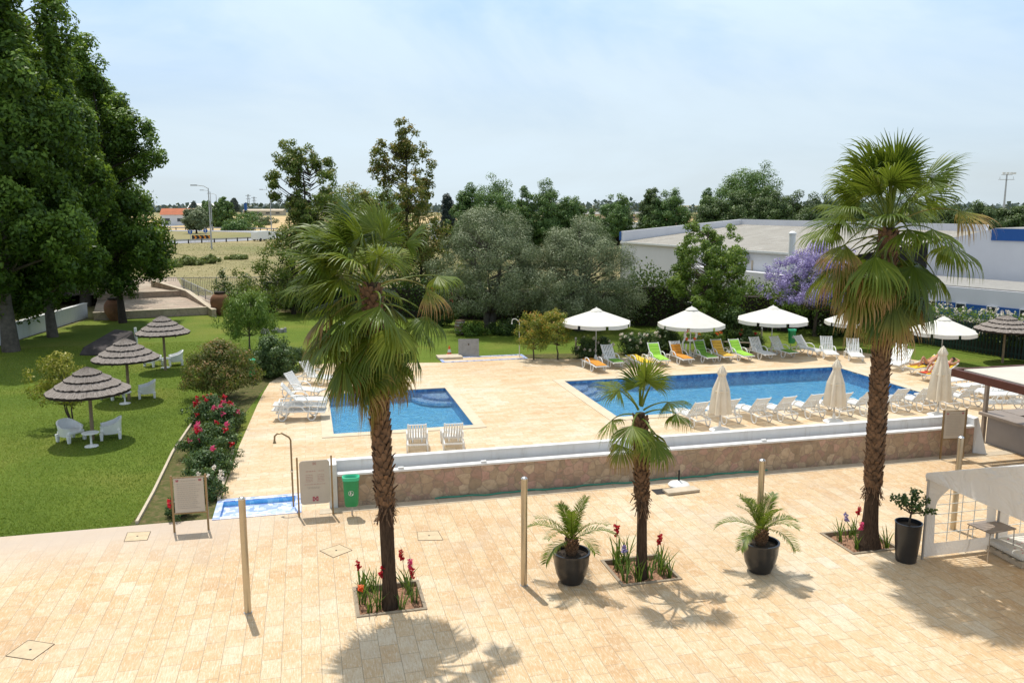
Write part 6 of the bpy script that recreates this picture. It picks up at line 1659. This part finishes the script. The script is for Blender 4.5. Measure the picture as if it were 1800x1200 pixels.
# grasses: dry tufts on the field and short blades on the lawn
n = 30000; X = rng.uniform(-75, 20, n); Yy = rng.uniform(62, 175, n); P = np.stack([X, Yy, np.zeros(n)], 1)
rr = np.hypot(X-RC.x, Yy-RC.y); keep = (rr > 57) & ((X*0+Yy) > 63); P = P[keep]
M['straw'] = leafmat('straw', [(0, (.18, .18, .07)), (.5, (.29, .25, .13)), (1, (.40, .33, .20))], .2)
me = leaf_mesh('dry_grass', P, .16, .5+.35*np.sin(P[:, 0]*.12+P[:, 1]*.2)+rng.normal(0, .2, len(P)), aspect=.5, droop=1.5)
o = link('dry_grass', me, M['straw']); tag(o, 'dry yellow grass covering the field beyond the garden', 'grass', kind='stuff')
# short lawn blades
def in_poly(px, py, poly):
    ins = np.zeros(len(px), bool); j = len(poly)-1
    for i in range(len(poly)):
        xi, yi = poly[i]; xj, yj = poly[j]
        c = ((yi > py) != (yj > py)) & (px < (xj-xi)*(py-yi)/(yj-yi+1e-12)+xi); ins ^= c; j = i
    return ins
bed_l = [(-4.4, 21.66), (-4.40, 24), (-4.45, 28), (-4.2, 34), (-3.2, 40)]
left_lawn = [(-30, 21.66)]+[(-4.55, 21.66), (-4.5, 24), (-4.55, 28), (-4.3, 34), (-3.4, 38), (-3, 52), (-30, 60)]
n = 330000; r1 = rng.uniform(0, 1, n); U = rng.uniform(-24, -3, n); Vv = 21.6+r1**1.35*30
k = in_poly(U, Vv, left_lawn); U, Vv = U[k], Vv[k]
Xw = U*math.cos(GA)-Vv*math.sin(GA); Yw = U*math.sin(GA)+Vv*math.cos(GA)
M['grass'] = leafmat('lawn_grass', [(0, (.10, .16, .014)), (.5, (.20, .275, .03)), (.85, (.30, .34, .05)), (1, (.42, .37, .13))], .25, .6)
nz = np.sin(Xw*.55+1.3*np.sin(Yw*.31))*np.sin(Yw*.43+.8*np.sin(Xw*.27))
vv = .45+.30*nz+rng.normal(0, .18, len(Xw))
o = link('lawn_grass', leaf_mesh('lawn_grass', np.stack([Xw, Yw, np.full(len(Xw), -.012)], 1), .05, vv, aspect=.32, droop=1.1, flat=.1), M['grass']); tag(o, 'short green grass of the garden lawn', 'grass', kind='stuff')
# ---- shrubs on the left
bush('flowering_shrub', 'large rounded shrub with brownish pink blossoms left of the small pool', 'shrub', at(385, 706)+Vector((-.1, .6, 0)), 1.45, 1.15, 2.35, 'shrub_leaf', 210, 80, .10, .30, None, seed=101, flower_size=.06, z0=.5)
bush('rose_bush', 'rose bush covered in red blooms at the far end of the bed by the lawn', 'rose bush', at(366, 745)+Vector((.1, .25, 0)), .85, .80, .95, 'rose_leaf', 100, 60, .085, .2, [('red_petal', 24)], seed=102)
bush('rose_bush', 'rose bush with magenta blooms on the side of the pool deck', 'rose bush', at(396, 756), .60, .6, .90, 'rose_leaf', 80, 60, .085, .18, [('pink_petal', 10)], seed=103)
bush('rose_bush', 'leafy rose bush with a few dark pink blooms in the middle of the bed', 'rose bush', at(372, 800), .85, .75, .95, 'rose_leaf', 110, 60, .085, .2, [('pink_petal', 7), ('red_petal', 5)], seed=104)
bush('rose_bush', 'dense leafy rose bush with hardly any blooms nearer the notice board', 'rose bush', at(368, 838), .70, .62, .85, 'rose_leaf', 90, 60, .085, .18, [('pink_petal', 2)], seed=105)
bush('rose_bush', 'low rose bush with white blooms right behind the smaller notice board', 'rose bush', at(368, 875), .45, .45, .75, 'rose_leaf', 45, 45, .08, .15, [('white_petal', 7)], seed=106)
bush('rose_bush', 'small dark rose bush at the foot of the smaller notice board', 'rose bush', at(316, 908), .32, .32, .55, 'rose_leaf', 40, 45, .08, .12, [('red_petal', 2)], seed=107)
bush('shrub', 'rounded dark green shrub behind the raised white loungers', 'shrub', at(478, 662), 1.15, .9, 1.9, 'rose_leaf', 160, 70, .10, .26, None, seed=108)
bush('shrub', 'low green shrub between the loungers and the back lawn', 'shrub', at(512, 650), 1.1, .8, 1.15, 'rose_leaf', 90, 60, .10, .22, [('pink_petal', 2)], seed=109)
bush('shrub', 'low shrub with yellow flowers between the bin and the brown-flowered shrub', 'shrub', at(437, 660), .6, .5, .8, 'rose_leaf', 60, 50, .09, .2, None, seed=110)
tree('small_tree', 'small yellow green tree with thin crooked stems behind the nearest thatched parasol', 'tree', at(126, 748), .95, 2.75, 1.05, 'dome', 'yellow_leaf', 90, 50, .22, .10, .05, 'bark', 60, seed=111, stems=3, br=.014, lobes=.45, inner=.1, lean=(-.14, 0), trunk_top=.3)
tree('willow_tree', 'small weeping tree with hanging pale green twigs in the middle of the lawn', 'tree', at(440, 618), 1.1, 3.3, 1.45, 'dome', 'willow_leaf', 120, 90, .30, .15, .06, 'bark_grey', 60, seed=112, br=.016, lobes=.3, aspect=.3, droop=-2.0, zsq=1.5, trunk_top=.6)
o = bush('rock_heap', 'x', 'rocks', at(478, 585), .1, .1, .1, 'hedge', 2, 2) if False else None
rk = MB()
for i in range(9):
    rs = random.Random(i); rk.box((rs.uniform(-.8, .8), rs.uniform(-.4, .4), .1), (rs.uniform(.25, .6), rs.uniform(.2, .45), rs.uniform(.2, .45)), m=Matrix.Rotation(rs.uniform(0, 3), 3, 'Z')@Matrix.Rotation(rs.uniform(-.6, .6), 3, 'X'), taper=.7)
o = rk.build('rock_pile', M['stone_grey'], None, bevel=.06); o.location = at(478, 585); tag(o, 'pile of grey rocks on the lawn right of the weeping tree', 'rocks')
# ---- shrubs behind the deck
tree('small_tree', 'small tree with greenish yellow leaves right beside the far shower', 'tree', at(938, 632), .7, 2.5, 1.0, 'dome', 'autumn_leaf', 90, 60, .22, .09, .05, 'bark', 50, 'pair of small autumn-coloured trees by the far foot bath', seed=121, br=.014, lobes=.3, trunk_top=.4)
tree('small_tree', 'small tree with golden orange leaves nearer the first open parasol', 'tree', at(981, 632), .95, 2.6, 1.1, 'dome', 'autumn_leaf', 100, 60, .22, .09, .05, 'bark', 50, 'pair of small autumn-coloured trees by the far foot bath', seed=122, br=.014, lobes=.3, trunk_top=.4, lean=(-.1, 0))
bush('rose_bush', 'rose bush with pale pink blooms around the left parasol pole', 'rose bush', at(1032, 628), .7, .5, 1.0, 'rose_leaf', 70, 60, .09, .2, [('white_petal', 13)], seed=123)
bush('rose_bush', 'rose bush with pale pink blooms right of the left parasol pole', 'rose bush', at(1060, 626), .55, .45, .95, 'rose_leaf', 55, 60, .09, .2, [('white_petal', 6)], seed=124)
bush('rose_bush', 'rose bush with cream blooms behind the lime lounger', 'rose bush', at(1104, 622), .65, .5, 1.05, 'rose_leaf', 60, 60, .09, .2, [('white_petal', 10)], seed=125)
bush('rose_bush', 'wider rose bush with cream blooms left of the life ring', 'rose bush', at(1140, 620), .9, .5, 1.1, 'rose_leaf', 80, 60, .09, .22, [('white_petal', 13)], seed=126)
bush('shrub', 'dark green shrub between the cream roses and the life ring', 'shrub', at(1172, 617), .8, .6, 1.45, 'rose_leaf', 90, 60, .1, .22, None, seed=127)
bush('rose_bush', 'rose bush with orange blooms right of the life ring', 'rose bush', at(1248, 614), .9, .5, 1.0, 'flower_hedge', 80, 60, .09, .22, [('orange_petal', 8)], seed=128)
bush('shrub', 'tall dark shrub between the second and third open parasols', 'shrub', at(1290, 606), 1.15, .8, 2.1, 'hedge', 130, 60, .12, .28, None, seed=129)
bush('rose_bush', 'low rose bush with deep red blooms left of the short garden light', 'rose bush', at(1318, 611), .7, .5, .95, 'rose_leaf', 60, 60, .09, .2, [('red_petal', 5)], seed=130)
bush('shrub', 'low dark plants in the shade beside the wooden barrel', 'shrub', at(832, 589), 1.0, .7, .8, 'flower_hedge', 60, 50, .12, .22, None, seed=131)
bush('shrub', 'low dark plants under the jacaranda', 'shrub', at(1470, 590), 1.6, .8, .7, 'hedge', 80, 50, .12, .25, None, seed=132)
bush('shrub', 'dark shrub behind the far shower under the left olive tree', 'shrub', at(900, 588), 1.6, .8, .9, 'hedge', 80, 50, .12, .25, None, seed=133)
bush('bougainvillea', 'climbing shrub with deep red flowers in the hedge right of the windswept palm', 'shrub', at(775, 572), 1.0, .7, 2.7, 'hedge', 100, 60, .12, .26, [('red_petal', 16)], seed=134)
# tip of a date palm above the pavilion roof
dp = thing('date_palm', 'date palm whose frond tips show above the pavilion roof at the right edge', 'palm tree', W(26.6, 21.0))
MB().tube([(0, 0, -.1), (0, 0, 1.4), (0, 0, 2.9)], [.22, .18, .16], 12).build('trunk', M['boot'], dp, smooth=True)
for i in range(14): pinnate_frond(dp, (0, 0, 2.9), i*2.4, R(60-60*i/14), 1.9, 900+i, sag=.14, leaflet=.4, n=34)
# ================================================================ LIGHT, SKY, CAMERA
SUN_AZ, SUN_EL = R(116), R(68)
sd = Vector((math.cos(SUN_AZ)*math.cos(SUN_EL), math.sin(SUN_AZ)*math.cos(SUN_EL), math.sin(SUN_EL)))
sl = bpy.data.lights.new('sun', 'SUN'); sl.energy = 4.15; sl.angle = R(.55); sl.color = (1.0, .955, .88)
so = bpy.data.objects.new('sun', sl); col.objects.link(so); so.rotation_euler = sd.to_track_quat('Z', 'Y').to_euler()
w = bpy.data.worlds.new('World'); scene.world = w; w.use_nodes = True
nt = w.node_tree; nn = nt.nodes; bg = nn['Background']
sky = nn.new('ShaderNodeTexSky'); sky.sky_type = 'NISHITA'; sky.sun_disc = False; sky.sun_elevation = SUN_EL; sky.sun_rotation = math.pi/2-SUN_AZ
sky.air_density = 1.0; sky.dust_density = 2.0; sky.ozone_density = 1.0
tc = nn.new('ShaderNodeTexCoord'); mp = nn.new('ShaderNodeMapping'); mp.inputs['Scale'].default_value = (1.0, .8, 3.2); mp.inputs['Location'].default_value = (.3, .0, .35); mp.inputs['Rotation'].default_value = (0, R(-14), 0)
nt.links.new(tc.outputs['Generated'], mp.inputs['Vector'])
nz = nn.new('ShaderNodeTexNoise'); nz.inputs['Scale'].default_value = 1.5; nz.inputs['Detail'].default_value = 6; nz.inputs['Roughness'].default_value = .55; nz.inputs['Distortion'].default_value = .6
nt.links.new(mp.outputs[0], nz.inputs['Vector'])
rp = nn.new('ShaderNodeValToRGB'); rp.color_ramp.elements[0].position = .42; rp.color_ramp.elements[0].color = (.72, .72, .72, 1); rp.color_ramp.elements[1].position = .68; rp.color_ramp.elements[1].color = (1, 1, 1, 1)
nt.links.new(nz.outputs['Fac'], rp.inputs[0])
# haze gradient with height; warm white overhead, out of view, added to warm shadows
sx = nn.new('ShaderNodeSeparateXYZ'); nt.links.new(tc.outputs['Generated'], sx.inputs[0])
hr = nn.new('ShaderNodeValToRGB'); e = hr.color_ramp.elements
e[0].position = 0; e[0].color = (6.7, 7.8, 8.5, 1); e[1].position = .60; e[1].color = (8.0, 7.9, 7.4, 1); m2_ = e.new(.24); m2_.color = (6.9, 8.5, 10.4, 1); m_ = e.new(.12); m_.color = (6.6, 7.9, 9.0, 1)
nt.links.new(sx.outputs['Z'], hr.inputs[0])
ms = nn.new('ShaderNodeMix'); ms.data_type = 'RGBA'; nt.links.new(rp.outputs[0], ms.inputs[0]); nt.links.new(sky.outputs[0], ms.inputs[6]); nt.links.new(hr.outputs[0], ms.inputs[7])
# open blue showing between the thin clouds
r2 = nn.new('ShaderNodeValToRGB'); r2.color_ramp.elements[0].position = .40; r2.color_ramp.elements[0].color = (.70, .87, 1.10, 1); r2.color_ramp.elements[1].position = .60; r2.color_ramp.elements[1].color = (.99, 1.0, 1.0, 1)
nt.links.new(nz.outputs['Fac'], r2.inputs[0]); mu = nn.new('ShaderNodeMix'); mu.data_type = 'RGBA'; mu.blend_type = 'MULTIPLY'
hf = nn.new('ShaderNodeMapRange'); hf.inputs[1].default_value = .03; hf.inputs[2].default_value = .22; nt.links.new(sx.outputs['Z'], hf.inputs[0]); nt.links.new(hf.outputs[0], mu.inputs[0])
nt.links.new(ms.outputs[2], mu.inputs[6]); nt.links.new(r2.outputs[0], mu.inputs[7])
nt.links.new(mu.outputs[2], bg.inputs[0]); bg.inputs[1].default_value = .112
cam = bpy.data.cameras.new('camera'); co = bpy.data.objects.new('camera', cam); col.objects.link(co)
co.location = (0, 0, H); co.rotation_euler = (math.pi/2-PITCH, 0, 0); cam.sensor_width = 36; cam.lens = F/1800*36; cam.clip_end = 12000; cam.clip_start = .1
scene.camera = co
scene.view_settings.view_transform = 'Standard'; scene.view_settings.look = 'None'; scene.view_settings.exposure = 0; scene.view_settings.gamma = 1
scene.cycles.max_bounces = 8; scene.cycles.transparent_max_bounces = 16; scene.cycles.caustics_refractive = False; scene.cycles.caustics_reflective = False
